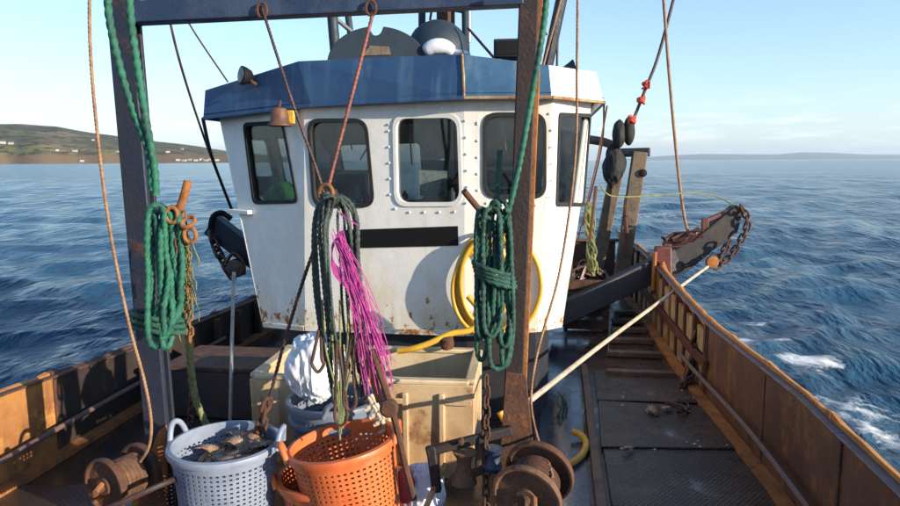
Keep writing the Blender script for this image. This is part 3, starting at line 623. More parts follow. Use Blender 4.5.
# lower sill strip rust stained along the base
for a_, b2_ in ((P1b,P2b),(P2b,P3b),(P3b,P4b),(P4b,P5b)):
    m_ = MB(); out = Vector((0,-.006,0)); d_ = (b2_-a_).normalized(); m_.beam(a_+d_*.004+Vector((0,-.004,.018)), b2_-d_*.004+Vector((0,-.004,.018)), .036, .014, up=(0,1,0)); m_.build('base_trim', M['white_sill'], WH, bevel=.003)
m_ = MB(); m_.prism([P1b+Vector((.10,.10,-.01)),P2b+Vector((.03,.09,-.01)),P3b+Vector((0,.07,-.01)),P4b+Vector((-.01,.07,-.01)),P5b+Vector((-.09,.09,-.01)),P6b+Vector((-.08,-.05,-.01)),P0b+Vector((.10,-.05,-.01))], (0,0,0))
pr = [P1b+Vector((.10,.10,0)),P2b+Vector((.03,.09,0)),P3b+Vector((0,.07,0)),P4b+Vector((-.01,.07,0)),P5b+Vector((-.09,.09,0)),P6b+Vector((-.08,-.05,0)),P0b+Vector((.10,-.05,0))]
n = len(pr); m_ = MB(); m_.add([Vector((p.x,p.y,.002)) for p in pr]+[Vector((p.x,p.y,p.z-.004)) for p in pr], [(i,(i+1)%n,n+(i+1)%n,n+i) for i in range(n)]+[tuple(range(n)), tuple(range(n,2*n))])
m_.build('deck_casing', M['hull'], WH, smooth=False)
# visor
V = [(P(203,119,5.12),P(205,90,5.16)),(P(312,106.5,4.66),P(298,61,4.70)),(P(464,98.5,4.30),P(462,54,4.34)),(P(552,98,4.23),P(549,65,4.27)),(P(604,103,4.66),P(596,72,4.70))]
bk = V[4][0]+Vector((0,BKY+.1,0)), V[4][1]+Vector((0,BKY+.05,0)); bk0 = V[0][0]+Vector((0,BKY-.1,0)), V[0][1]+Vector((0,BKY-.15,0))
VV = V+[bk,bk0]; vm = ['blue','blue','blue2','chalk','chalk','blue','blue']
for i in range(7):
    (ab_,at_),(bb_,bt_) = VV[i], VV[(i+1)%7]; inn = (sum((v[0] for v in VV), Vector())/7 - (ab_+bb_)/2).normalized()*.025; inn.z = 0
    m_ = MB(); m_.prism([ab_,bb_,bt_,at_], inn); m_.build('visor_panel', M[vm[i]], WH, smooth=False, bevel=.004)
    m_ = MB(); m_.beam(ab_+Vector((0,0,.005)), bb_+Vector((0,0,.005)), .022, .02, up=(0,0,1)); m_.build('visor_lip', M['blue'] if i not in (2,3) else M['cream'], WH, bevel=.003)
for i in (2,):
    m_ = MB(); m_.tube([V[2][0]+Vector((0,-.004,.005)), lerp(V[2][0],V[2][1],.5)+Vector((.004,-.004,0)), V[2][1]+Vector((0,-.003,0))], .009, 6); m_.build('corner_weld', M['cream'], WH)
n = 7; m_ = MB(); m_.add([v[1]-Vector((0,0,.02)) for v in VV]+[v[0]+Vector((0,0,.035)) for v in VV], [tuple(range(7)), tuple(range(7,14))]); m_.build('roof', M['slate'], WH, smooth=False)
# soffit (ring) is the closed roof panel above the wall tops
# name board and fittings
nB = (P3b-P2b).cross(P2t-P2b).normalized()
bd = [hitplane(x,y,P2b,nB)+nB*.008 for x,y in ((343,248),(458.5,245.5),(458,226),(343,230))]
m_ = MB(); m_.prism(bd, -nB*.006); m_.build('name_board', M['black'], WH, smooth=False)
led = [hitplane(x,y,P1b,(P2b-P1b).cross(P1t-P1b).normalized()) for x,y in ((232,211),(252,212))]
m_ = MB(); m_.beam(led[0]+Vector((-.01,-.02,0)), led[1]+Vector((0,-.02,0)), .03,.06, up=(0,1,0)); m_.build('ledge', M['white'], WH, bevel=.004)
# interior seen through the glass
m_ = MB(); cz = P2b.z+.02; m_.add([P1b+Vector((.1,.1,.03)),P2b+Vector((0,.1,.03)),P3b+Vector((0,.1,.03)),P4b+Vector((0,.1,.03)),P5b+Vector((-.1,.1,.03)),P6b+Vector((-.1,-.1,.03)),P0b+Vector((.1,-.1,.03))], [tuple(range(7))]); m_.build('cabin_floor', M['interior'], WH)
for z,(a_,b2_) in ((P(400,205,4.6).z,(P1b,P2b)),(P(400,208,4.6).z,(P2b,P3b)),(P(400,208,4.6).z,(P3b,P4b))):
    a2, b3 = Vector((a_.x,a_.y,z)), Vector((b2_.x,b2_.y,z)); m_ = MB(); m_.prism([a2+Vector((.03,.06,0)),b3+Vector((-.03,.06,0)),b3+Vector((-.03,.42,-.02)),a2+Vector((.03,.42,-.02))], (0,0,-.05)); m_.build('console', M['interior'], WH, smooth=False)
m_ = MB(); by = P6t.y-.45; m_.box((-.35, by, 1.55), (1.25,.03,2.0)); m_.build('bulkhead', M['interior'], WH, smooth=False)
def boxthing(name, mt, c, sz, label, cat, bev=.008, rot=0, sub=None):
    r_ = thing(name, Vector((c.x, c.y, c.z-sz[2]/2)), label, cat); rm = Matrix.Rotation(rot,3,'Z')
    m_ = MB(); m_.box(c, sz, rm); m_.build('case', mt, r_, bevel=bev)
    if sub:
        m_ = MB(); m_.box(c+rm@Vector((0,-sz[1]/2-.004,0)), (sz[0]*.8,.006,sz[2]*.75), rm); m_.build('screen', sub, r_)
    return r_
boxthing('monitor', M['grey'], P(352,185,5.15), (.30,.12,.22), 'dark instrument screen inside the second window from the left', 'monitor', sub=M['black'])
boxthing('monitor', M['grey'], P(262,186,5.6), (.22,.14,.16), 'dark instrument box standing inside the leftmost window', 'monitor', sub=M['black'])
boxthing('radio_set', M['grey'], P(500,178,4.95), (.28,.12,.16), 'grey radio set behind the window right of the black board', 'radio', sub=M['black'])
def notice(pts, d, label, mt=M['paper']):
    m_ = MB(); q = [P(x,y,d) for x,y in pts]; m_.prism(q, (0,.004,0)); o = m_.build('notice', mt, smooth=False); return tag(o, label, 'notice')
notice([(424,152),(440,152),(440,132),(424,131)], 5.2, 'upper pale framed notice inside the third window')
notice([(421,160),(444,160),(444,148.5),(421,148)], 5.18, 'middle pale notice inside the third window under another')
notice([(419,196),(447,196),(447,171),(419,170)], 5.2, 'large lower pale sheet inside the third window')
o = notice([(312,168),(329,168),(329,141),(312,143)], 5.1, 'white and pink flag like sheet inside the second window', M['bag'])
m_ = MB(); m_.prism([P(x,y,5.085) for x,y in ((318,141),(329,141),(329,154))], (0,.004,0)); m_.build('pink_corner', M['red'], o, smooth=False)
m_ = MB()
for i in range(9):
    c = P(272+i*3, 198-5*math.sin(i*.6)-i*.8, 5.25); m_.lathe(c-Vector((0,0,.08)), (0.2,0,1), [(.02,0),(.075,.03),(.085,.08),(.06,.13),(.02,.155)], 12)
tag(m_.build('oilskin_jacket', M['jacket']), 'bright green oilskin heaped inside the leftmost window', 'jacket')

m_ = MB(); c = P(350,203,5.0)
for i,(x,h) in enumerate(((336,.10),(341,.07),(358,.12),(366,.08),(405,.09),(452,.11),(490,.10))): 
    m_ = MB(); m_.lathe(P(x,203,4.95), (0,0,1), [(.02,0),(.024,.01),(.024,h*.7),(.010,h*.85),(.010,h)], 14)
    tag(m_.build('bottle', M[['yellow','steel','whitebasket','redplastic','steel','whitebasket','yellow'][i]]), ['yellow bottle on the dash of the second window','steel flask beside the yellow bottle in the second window','tall pale bottle right in the second window','short red bottle at the right corner of the second window','steel flask at the left of the third window','pale bottle at the right edge of the third window','yellow bottle low in the fourth window'][i], 'bottle')
for i,(x0,y0,x1,y1,d) in enumerate(((345,122,352,150,5.2),(365,122,360,160,5.3),(406,118,412,165,5.25),(500,116,506,150,5.0))):
    line('hanging_cable', [P(x0,y0,d),P(x0+4,(y0+y1)/2,d),P(x1,y1,d)], .006, M['steel'], ['curly grey cable hanging left in the second window','grey cable hanging right in the second window','grey cable hanging in the third window','grey cable hanging in the fourth window'][i], 'cable')
# ---- things on the wheelhouse roof
rz = V[2][1].z
def onroof(px, d, dz=0): p = P(px, 60, d); p.z = rz+dz; return p
# half round plate (raft cradle) with notch
rt = thing('half_round_cover', onroof(376,4.75,-.02), 'dark half round cover with a notched top on the wheelhouse roof', 'cover')
c = P(377, 64, 4.75); rad = (P(427,64,4.75)-c).length; poly = []
hh = (P(377,26,4.75)-c).length
for k in range(161):
    a = math.pi*k/160; x, z = math.cos(a)*rad, math.sin(a)*hh
    if abs(x-.0+.005) < .047 and z > hh*.8: z = hh*.985-math.sqrt(max(0,.047**2-(x+.005)**2))*1.2
    poly.append(c + RT*x + Vector((0,0,z)))
m_ = MB(); m_.prism(poly, FW*.30); m_.build('shell', M['slate'], rt, bevel=.01)
m_ = MB(); m_.prism([P(x,y,4.742) for x,y in ((362,55.5),(391,54.5),(389,46.5),(370,45.5))], FW*.006); m_.build('label_plate', M['timber'], rt)
# satellite dome
dm = thing('satellite_dome', onroof(440,5.3,-.02), 'large dark blue radar dome behind the half round cover', 'dome'); c = P(438,62,5.3); rd = (P(470,62,5.3)-c).length; hh = (P(438,20,5.3)-c).length
m_ = MB(); m_.lathe(c, (0,0,1), [(rd,0),(rd*1.0,hh*.15),(rd*.97,hh*.35),(rd*.88,hh*.57),(rd*.72,hh*.76),(rd*.5,hh*.9),(rd*.25,hh*.98),(.01,hh)], 40); m_.build('radome', M['slate'], dm)
m_ = MB(); m_.lathe(c+Vector((0,0,hh*.13)), (0,0,1), [(rd*1.015,0),(rd*1.02,.012),(rd*1.01,.024)], 40, cap=False); m_.build('seam_band', M['blue'], dm)
# mast
ms_ = thing('mast', onroof(446,5.7,-.02), 'rusty mast and struts rising above the wheelhouse roof', 'mast')
def pole(parent, name, mt, a, b_, r, n=12): m_ = MB(); m_.tube([a,b_], r, n); return m_.build(name, mt, parent)
pole(ms_, 'mast_tube', M['rustdark'], P(446,60,5.7), P(445,-120,5.7), .075)
pole(ms_, 'strut', M['slate'], P(422,60,5.8), P(422,-120,5.8), .03)
pole(ms_, 'strut', M['slate'], P(466,60,5.6), P(464,-100,5.6), .03)
pole(ms_, 'strut', M['steel'], P(469,42,5.5), P(469,-100,5.5), .018)
pole(ms_, 'crossbar', M['slate'], P(425,4,5.7), P(470,12,5.7), .02)
pole(ms_, 'diagonal', M['darkwire'], P(430,20,5.75), P(438,-30,5.75), .010)
pole(ms_, 'stay', M['darkwire'], P(468,28,5.5), P(496,60,4.9), .010)
fr_ = thing('lamp_frame', onroof(330,5.6,-.02), 'dark tubular frame legs behind the left of the half round cover', 'frame')
pole(fr_, 'leg', M['slate'], P(336,60,5.6), P(326,-60,5.6), .042); pole(fr_, 'leg', M['slate'], P(352,45,5.9), P(338,-60,5.9), .028); pole(fr_, 'brace', M['steel'], P(328,12,5.6), P(352,32,5.8), .018); pole(fr_, 'brace', M['slate'], P(333,44,5.6), P(337,32,5.6), .02)
# white bundle
m_ = MB(); cs = spline([P(424,52,4.75),P(433,47,4.75),P(444,47,4.75),P(454,52,4.75)],6); m_.tube(cs, [.02+.035*math.sin(math.pi*i/(len(cs)-1))**.5 for i in range(len(cs))], 12); tag(m_.build('rolled_sheet', M['bag']), 'white rolled plastic bundle beside the radar dome', 'bundle')
lb = boxthing('deck_light_box', M['slate'], P(508,50,4.6), (.175,.2,.115), 'dark box shaped floodlight on the roof left of the tall post', 'floodlight', sub=M['black'])
m_ = MB(); m_.box(P(500,63,4.55), (.02,.05,.08)); m_.build('bracket', M['rustdark'], lb)
ht = thing('horn', onroof(566,4.6,-.05), 'small dark horn on the white painted roof corner', 'horn')
m_ = MB(); m_.lathe(P(574,66,4.6), RT*-1+Vector((0,0,-.25)), [(.045,0),(.03,.03),(.014,.07),(.012,.09)], 16); m_.build('bell_mouth', M['slate'], ht); m_ = MB(); m_.box(P(569,70,4.62), (.03,.03,.05)); m_.build('foot', M['slate'], ht)
# dark leaning derrick behind the right post
dr = thing('derrick_leg', onroof(548,4.9,-.02), 'dark derrick leg leaning behind the top of the right gantry post', 'derrick')
pole(dr, 'leg', M['post'], P(546,72,4.9), P(574,-60,4.9), .040, 8); pole(dr, 'wire', M['tanrope'], P(543,66,4.8), P(566,-20,4.7), .009); pole(dr, 'stay', M['darkwire'], P(557,66,4.9), P(559,-30,4.9), .009)
m_ = MB(); m_.lathe(P(546,35,4.8), (0,0,1), [(.012,0),(.02,.008),(.012,.018)], 10); m_.build('shackle_pin', M['bag'], dr)
# floodlight left of the visor
fl = thing('floodlight', P(250,86,4.86), 'round black floodlight on the left slope of the blue visor', 'floodlight')
ax = (RT*-.75-FW*.6+Vector((0,0,.1))).normalized(); c = P(246,76,4.86)
m_ = MB(); m_.lathe(c-ax*.05, ax, [(.02,0),(.045,.02),(.062,.06),(.066,.085),(.058,.087)], 24); m_.build('lamp_body', M['black'], fl)
m_ = MB(); m_.lathe(c+ax*.036, ax, [(.056,0),(.05,.006),(.01,.01)], 24); m_.build('lens', M['grey'], fl)
m_ = MB(); m_.tube(spline([c-ax*.02, P(252,82,4.84), P(256,84,4.86)],5), .012, 8); m_.build('bracket', M['rustdark'], fl)
# bell under the visor
bl_ = thing('ship_bell', P(281,127,4.72), 'small tarnished copper bell hung under the blue visor', 'bell')
c = P(280,126,4.70); m_ = MB(); m_.lathe(c, (0,0,1), [(.085,0),(.078,.01),(.062,.035),(.056,.09),(.045,.115),(.01,.125)], 28, cap=False); m_.build('bell_body', M['bell'], bl_, solid=.004)
m_ = MB(); m_.tube([c+Vector((0,0,.12)), c+Vector((0,.02,.17))], .01, 8); m_.build('hanger', M['rustdark'], bl_)
m_ = MB(); m_.box(P(291,117,4.72), (.05,.03,.09)); m_.build('bracket', M['yellow'], bl_, bevel=.005)

# ================================================================ GANTRY
GY = 2.88
G = thing('gantry', Vector((-.6, GY, 0)), 'rusting gantry of two tall posts and a top beam before the wheelhouse', 'gantry')
def section(name, pa, pb, w, d, mt, flange=None):
    m_ = MB(); m_.beam(pa, pb, w, d, up=(0,1,0)); return m_.build(name, mt, G, bevel=.006)
lt, lb_ = PY(114,-60,GY), PY(165,520,GY); section('post', lt, lb_, .118, .03, M['post'])
m_ = MB(); m_.beam(lt+Vector((.0,.03,0)), lb_+Vector((0,.03,0)), .02, .03, up=(0,1,0)); m_.build('web', M['post'], G)
m_ = MB(); m_.beam(lt+Vector((.0,.056,0)), lb_+Vector((0,.056,0)), .118, .02, up=(0,1,0)); m_.build('back_flange', M['post'], G, bevel=.004)
rt_, rb_ = PY(531.5,-60,GY), PY(508,520,GY); section('post', rt_, rb_, .080, .03, M['postrust'])
m_ = MB(); m_.beam(rt_+Vector((0,.035,0)), rb_+Vector((0,.035,0)), .02, .04, up=(0,1,0)); m_.build('web', M['postrust'], G)
m_ = MB(); m_.beam(rt_+Vector((.014,.066,0)), rb_+Vector((.014,.066,0)), .084, .022, up=(0,1,0)); m_.build('back_flange', M['rust'], G, bevel=.004)
bl1, br1 = PY(134,13.5,GY+.02), PY(524,-6,GY+.02); m_ = MB(); m_.beam(bl1, br1, .095, .08, up=(0,1,0)); m_.build('top_beam', M['beam'], G, bevel=.006)
gp = [PY(x,y,GY-.03) for x,y in ((166,425),(158,432),(128,512),(124,540),(168,540))]
m_ = MB(); m_.prism(gp, (0,.012,0)); m_.build('gusset', M['rust'], G, bevel=.003)
m_ = MB(); m_.prism([PY(x,y,GY-.02) for x,y in ((526,375),(536,470),(520,540),(490,540),(500,452),(506,372))], (0,.012,0)); m_.build('gusset', M['rustdark'], G, bevel=.003)
for z_ in (-20, 90, 300):
    pass
# shackle under beam where wires hang
for x,y in ((262,10),(371,8)):
    c = PY(x,y,GY-.035); m_ = MB(); m_.tube([c+Vector((math.cos(a)*.022,0,math.sin(a)*.03)) for a in [k*math.pi/6 for k in range(12)]], .006, 6, closed=True); m_.build('shackle', M['rustdark'], G)

# ---- wires and ropes
line('hanging_rope', [P(90,-40,2.55),P(90,40,2.55),P(97,130,2.55),P(110,230,2.55),P(128,320,2.55),P(144,380,2.58),P(151,420,2.6),P(149,446,2.62),P(140,462,2.66)], .0062, M['tanrope'], 'thin tan rope hanging in a bow left of the left post', twisted=True)
line('rigging_wire', [PY(262,8,GY-.03),P(290,95,2.88),P(315,165,2.86),P(324,193,2.85)], .0065, M['darkwire'], 'dark wire from the beam down left side to the rope bundle', 'wire', True)
line('rigging_wire', [PY(373,13,GY-.03),P(352,95,2.88),P(335,160,2.86),P(327,193,2.85)], .0075, M['redwire'], 'red brown wire slanting right side down to the rope bundle', 'wire', True)
line('stay_wire', [P(160,-30,5.6),P(178,55,5.8),P(205,140,6.6),P(231,209,7.0)], .011, M['darkwire'], 'dark stay wire running down to the left trawl boom end', 'wire')
line('stay_wire', [P(170,-10,5.0),P(195,33,5.05),P(228,82,5.1)], .007, M['darkwire'], 'thin stay from the beam to the left tip of the visor', 'wire')
line('stay_wire', [P(203,119,5.12),P(213,160,6.0),P(233,212,6.9)], .014, M['darkwire'], 'dark line from the visor tip down to the left boom', 'wire')
line('hanging_rope', [P(578,-40,3.4),P(577,60,3.4),P(575,160,3.4),P(560,270,3.3),P(538,350,3.15),P(531,400,3.0),P(538,440,2.8),P(548,462,2.6),P(553,478,2.5)], .0065, M['tanrope'], 'brown rope hanging right of the right post down to the winch', twisted=True)
line('hanging_rope', [P(661,-40,7.3),P(668,60,7.3),P(677,160,7.3),P(684,215,7.2),P(689,234,7.15)], .016, M['tanrope'], 'long grey rope hanging to the right boom', twisted=False)
line('topping_lift', [P(686,-50,7.4),P(660,50,7.5),P(645,90,7.5),P(634,118,7.5)], .017, M['darkwire'], 'dark topping lift with red strops running down to the block', 'wire')
line('stay_wire', [P(604,104,5.2),P(601,150,6.3),P(583,225,7.0)], .008, M['darkwire'], 'thin dark line hanging from the right visor corner', 'wire')
line('stay_wire', [P(607,106,5.2),P(597,160,6.3),P(578,240,7.0)], .007, M['redwire'], 'thin red brown line hanging beside the right visor corner', 'wire')
line('stay_rod', [P(528,402,3.1),P(620,331,4.9),P(710,265,7.0)], .0145, M['palewire'], 'pale taut stay from the right post to the boom end', 'stay')
line('frayed_line', [P(600,185,6.6),P(612,196,6.6),P(650,196,6.8),P(690,193,7.0),P(715,196,7.1),P(740,208,7.15)], .008, M['net'], 'thin frayed green line sagging out to the right boom tip', 'line')
line('pale_pole', [P(234,272,3.9),P(232,340,3.85),P(230,432,3.75)], .011, M['steel'], 'thin pale metal pole standing left of the tan tub', 'pole')
line('olive_hose', [P(186,300,3.3),P(190,360,3.35),P(196,400,3.4),P(208,428,3.4)], .018, M['net'], 'olive weathered hose hanging to deck right of the left post', 'hose', True)
line('dark_cable', [P(100,512,2.6),P(150,490,2.62),P(178,478,2.75),P(200,470,3.1)], .012, M['darkwire'], 'dark cable crossing low in front of the left post gusset', 'cable')
line('lashing_wire', [P(318,240,2.9),P(305,275,2.92),P(285,340,2.95),P(268,404,2.97)], .008, M['darkwire'], 'dark lashing wire slanting from the bundle to a deck ring', 'wire', True)
# red strops on the topping lift
for i,(x,y) in enumerate(((646,84),(641,99),(632,119))):
    m_ = MB(); c = P(x,y,7.45)
    for k in range(3): m_.tube([c+Vector((math.cos(a)*.034,math.sin(a)*.034,.024*k-.03+random.uniform(-.02,.02))) for a in [j*math.pi/5 for j in range(10)]], .014, 6, closed=True)
    tag(m_.build('red_strop', M['redplastic']), ['topmost red strop tied on the dark topping lift','middle red strop tied on the dark topping lift','lowest red strop just above the black block'][i], 'strop', 'red strops on the topping lift')

# ---- green ropes
m_ = MB(); rope(m_, [P(112,-40,2.75),P(108,5,2.75),P(117,55,2.76),P(133,110,2.78),P(148,150,2.8),P(152,190,2.82)], .015)
GR = m_.build('green_rope', M['green']); tag(GR, 'thick green rope running down the left post into a hung coil', 'rope')
m_ = MB(); rope(m_, [P(128,-30,2.74),P(131,20,2.74),P(138,70,2.75),P(146,120,2.77),P(154,165,2.8),P(156,195,2.82)], .015); m_.build('second_fall', M['green'], GR)
def coil(mb, x0, x1, y0, y1, d, r, n, jit=3, lay=.012):
    for i in range(n):
        a = x0+(x1-x0)*(i+.5)/n; hw = random.uniform(.16,.3)*(x1-x0); top = y0+random.uniform(-jit,jit); bot = y1+random.uniform(-jit*3,jit)
        dd = d-random.uniform(0,.05); pts = []
        c0 = max(x0, a-hw); c1 = min(x1, a+hw)
        seq = [(c0+1,(top+bot)/2),(c0,top+(bot-top)*.25),(c0+2,top+6),((c0+c1)/2,top),(c1-2,top+6),(c1,top+(bot-top)*.3),(c1+random.uniform(-5,4),(top+bot)/2),(c1+random.uniform(-5,3),top+(bot-top)*.75),(c1-1,bot-12),((c0+c1)/2,bot),(c0+1,bot-12),(c0+1,(top+bot)/2)]
        for j,(x,y) in enumerate(seq): pts.append(P(x,y,dd-(.02 if j > 5 else 0)+random.uniform(-.02,.02)))
        pts[-1] = pts[0]; rope(mb, pts, r)
m_ = MB(); coil(m_, 147, 181, 206, 340, 2.84, .0125, 6, 9); m_.build('coil', M['green'], GR)
m_ = MB()
for k in range(3):
    pts = []; y = 316+k*6
    for j in range(17):
        a = 2*math.pi*j/16; c = P(160,y+4*math.sin(a+1),2.86); pts.append(c+Vector((math.cos(a)*.115, math.sin(a)*.085, 0)))
    rope(m_, pts, .013)
m_.build('lashing', M['green2'], GR)
m_ = MB(); rope(m_, [P(549,-30,2.70),P(543,30,2.70),P(531,100,2.72),P(518,170,2.75),P(506,220,2.77),P(496,250,2.78),P(488,300,2.78)], .0125)
GR2 = m_.build('green_rope', M['green']); tag(GR2, 'green rope slanting down the right post into a long hank', 'rope')
m_ = MB(); coil(m_, 476, 511, 210, 366, 2.79, .0105, 10, 11); m_.build('hank', M['green2'], GR2)
m_ = MB(); rope(m_, [P(500,150,2.8),P(496,200,2.8),P(484,240,2.78)], .012); 
for k in range(4):
    pts = []; y = 268+k*4
    for j in range(17):
        a = 2*math.pi*j/16; c = P(493+k,y+6*math.cos(a),2.78); pts.append(c+Vector((math.cos(a)*.078, math.sin(a)*.06-.01, 0)))
    rope(m_, pts, .012)
m_.build('lashing', M['green2'], GR2)
m_ = MB(); m_.tube(spline([P(464,191,2.72),P(478,208,2.78),P(494,226,2.86)],6), .013, 10); tag(m_.build('belaying_pin', M['rustdark']), 'dark rusty pin sticking up left from the right post hank', 'pin')
# rusty peg, shackles, chain and netting by the left post
m_ = MB(); m_.tube([P(188,181,2.8),P(184,196,2.8),P(177,216,2.84)], .017, 12); m_.tube(spline([P(182,214,2.84),P(170,212,2.86),P(160,205,2.88)],5), .014, 8)
tag(m_.build('belaying_pin', M['rust']), 'orange rusty pin jutting from the left post beside green coil', 'pin')
def link_mesh(L_, w, r):
    m_ = MB(); pts = []
    for k in range(16):
        a = 2*math.pi*k/16; x = math.cos(a)*w; z = math.sin(a)*w + (L_/2-w)*(1 if math.sin(a) >= 0 else -1); pts.append(Vector((x,0,z)))
    m_.tube(pts, r, 6, closed=True); me = bpy.data.meshes.new('chain_link'); me.from_pydata(m_.v, [], m_.f); me.polygons.foreach_set('use_smooth',[True]*len(me.polygons)); return me
def chain(name, path, L_, w, r, mt, label, cat='chain'):
    pts = resample(spline(path, 8), L_-2*r*1.15); me = link_mesh(L_, w, r); me.materials.append(mt); root = thing(name, pts[-1], label, cat)
    for i in range(len(pts)-1):
        a, b_ = pts[i], pts[i+1]; d_ = (b_-a).normalized(); o = bpy.data.objects.new('link', me); COL.objects.link(o); o.parent = root
        q = d_.to_track_quat('Z','Y').to_matrix() @ Matrix.Rotation((math.pi/2 if i % 2 else 0)+random.uniform(-.2,.2)+.5,3,'Z')
        o.location = (a+b_)/2 - pts[-1]; o.rotation_euler = q.to_euler()
    return root
chain('rusty_chain', [P(183,212,2.82),P(186,250,2.83),P(189,300,2.84),P(190,340,2.85)], .046, .013, .0045, M['rust'], 'short rusty chain hanging with torn netting beside the left coil')
chain('rusty_chain', [P(173,222,2.82),P(178,250,2.82),P(176,290,2.84)], .046, .014, .0045, M['rustdark'], 'darker chain fall hanging closest to the green coil on the left post')
chain('rusty_chain', [P(486,376,2.80),P(486,420,2.80),P(486,470,2.80),P(486,512,2.8)], .058, .016, .0055, M['rustdark'], 'brown chain hanging below the green hank on the right post')
for i,(x,y,a) in enumerate(((172,215,0),(188,222,1),(190,235,0))):
    m_ = MB(); c = P(x,y,2.80); pts = [c+Vector((math.cos(t_)*.026, math.sin(t_)*.026*a, math.sin(t_)*.032*(1-.4*a))) for t_ in [k*math.pi/7 for k in range(14)]]; m_.tube(pts, .0085, 8, closed=True)
    tag(m_.build('shackle', M['rust']), ['orange rusty shackle touching the green coil under the pin','orange rusty shackle right of the pin on the left post','lowest orange shackle above the torn netting'][i], 'shackle', 'rusty shackles on the left post')
m_ = MB()
for i in range(85):
    x = random.uniform(170,190); y = random.uniform(225,300); pts = [P(x,y,2.84+random.uniform(-.03,.03))]
    for k in range(5): x += random.uniform(-4,4); y += random.uniform(2,11); pts.append(P(x,y,2.84+random.uniform(-.04,.04)))
    m_.tube(spline(pts,3), random.uniform(.0012,.0032), 4)
tag(m_.build('torn_netting', M['net']), 'ragged yellow green netting strands hanging beside the left post', 'netting')

# ---- central hanging bundle
HB = None
m_ = MB()
def fall(xs, ys, r, d=2.85): rope(m_, [P(x,y,d+random.uniform(-.015,.015)) for x,y in zip(xs,ys)], r)
for k in range(6):
    x = 313+k*3.4; arch = [(x+4,290+k*9),(x,240),(x+1,212),(x+8-k*.7,199-k*.4),(326,193+k)]
    j = lambda: random.uniform(-2.6,2.6)
    pts = [P(x+14+j()*2,392+random.uniform(-40,14),2.86),P(x+10+j(),340,2.85)]+[P(a_+j(),b_,2.84-.012*k+random.uniform(-.02,.02)) for a_,b_ in arch]; rope(m_, pts, random.choice((.006,.009,.011)))
for k in range(6):
    x = 340+k*3.6; pts = [P(326,193+k,2.84),P(338+k*1.4,199,2.83),P(x-1,218,2.83),P(x+1,260,2.84),P(x+5,310,2.85),P(x+9+random.uniform(-5,7),365,2.86),P(x+10+random.uniform(-8,10),400+random.uniform(-40,14),2.87)]; rope(m_, [p+Vector((random.uniform(-.008,.008),random.uniform(-.02,.02),0)) for p in pts], random.choice((.006,.009,.011)))
HB = m_.build('hanging_rope_bundle', M['grope']); tag(HB, 'bundle of slate green dredge ropes hanging from two wires', 'rope bundle')
m_ = MB()
for (x0,y0,x1,y1) in ((319,330,318,372),(352,335,350,410),(337,340,341,425)):
    m_.tube(spline([P(x0,y0,2.80),P(x1-5,(y0+y1)/2+6,2.8),P(x1-6,y1-8,2.8),P(x1,y1,2.8),P(x1+6,y1-8,2.8),P(x1+4,(y0+y1)/2+8,2.8),P(x0+2,y0+6,2.8)],6), .0075, 8)
m_.build('eye_loops', M['darkwire'], HB)
m_ = MB()
for k in range(5): fallp = [P(322+k*9,300,2.80),P(326+k*7,350,2.80),P(337+k*2,395,2.80),P(340+k,440-k*6,2.8)]; rope(m_, fallp, .005)
m_.build('thin_falls', M['net'], HB)
m_ = MB(); m_.tube([P(326,193,2.84)+Vector((math.cos(a)*.03,0,math.sin(a)*.035)) for a in [k*math.pi/7 for k in range(14)]], .009, 8, closed=True); m_.build('lifting_ring', M['rust'], HB)
m_ = MB()
for i in range(56):
    s_ = random.random(); x = 336+random.gauss(0,2.5)+3; y = 238+random.gauss(0,5); pts = []
    ex, ey = 372+random.gauss(0,5), 352+random.uniform(-50,45)
    if i < 26: ex, ey = 389+random.gauss(0,4), 385+random.uniform(-25,30)
    wv = random.uniform(-6,6); bow = random.gauss(5,3)
    for k in range(7):
        u = k/6; pts.append(P(x+(ex-x)*u+math.sin(u*5+i)*wv*.5+bow*math.sin(u*3.14), y+(ey-y)*u+math.sin(u*math.pi)*8, 2.78+random.uniform(-.02,.02)))
    m_.tube(spline(pts,4), random.uniform(.0012,.0022), 4)
for i in range(7):
    m_.tube(spline([P(338,236,2.8),P(332,246+i,2.79),P(334,262+2*i,2.78),P(346+i,275+i*3,2.78)],5), .003, 4)
for i in range(4): m_.tube(spline([P(340,212+i,2.8),P(347,218,2.79),P(353+2*i,223+i,2.78)],5), .0016, 4)
tag(m_.build('magenta_twine', M['pink']), 'tangled magenta twine trailing down the hanging rope bundle', 'twine')
# rusty bar with hook
hk = thing('hook_bar', P(372,430,2.78), 'dark bar with orange worn side hanging right of the grey baskets', 'bar')
m_ = MB(); m_.beam(P(361,338,2.80), P(380,402,2.80), .030, .018); m_.build('bar', M['rust'], hk, bevel=.003)
m_ = MB(); m_.tube(spline([P(372,350,2.78),P(386,392,2.77),P(396,425,2.76),P(405,465,2.74),P(414,500,2.72)],6), .015, 8); m_.build('arm', M['rustdark'], hk)
m_ = MB(); m_.lathe(P(389,408,2.76), FW, [(.03,-.02),(.04,-.012),(.04,.012),(.03,.02)], 16); m_.build('swivel', M['rustdark'], hk)
chain('rusty_chain', [P(268,400,2.97),P(264,412,2.97),P(262,424,2.98),P(258,440,2.98)], .075, .024, .010, M['rustdark'], 'heavy dark ring links hooked left of the tan tub', 'chain')

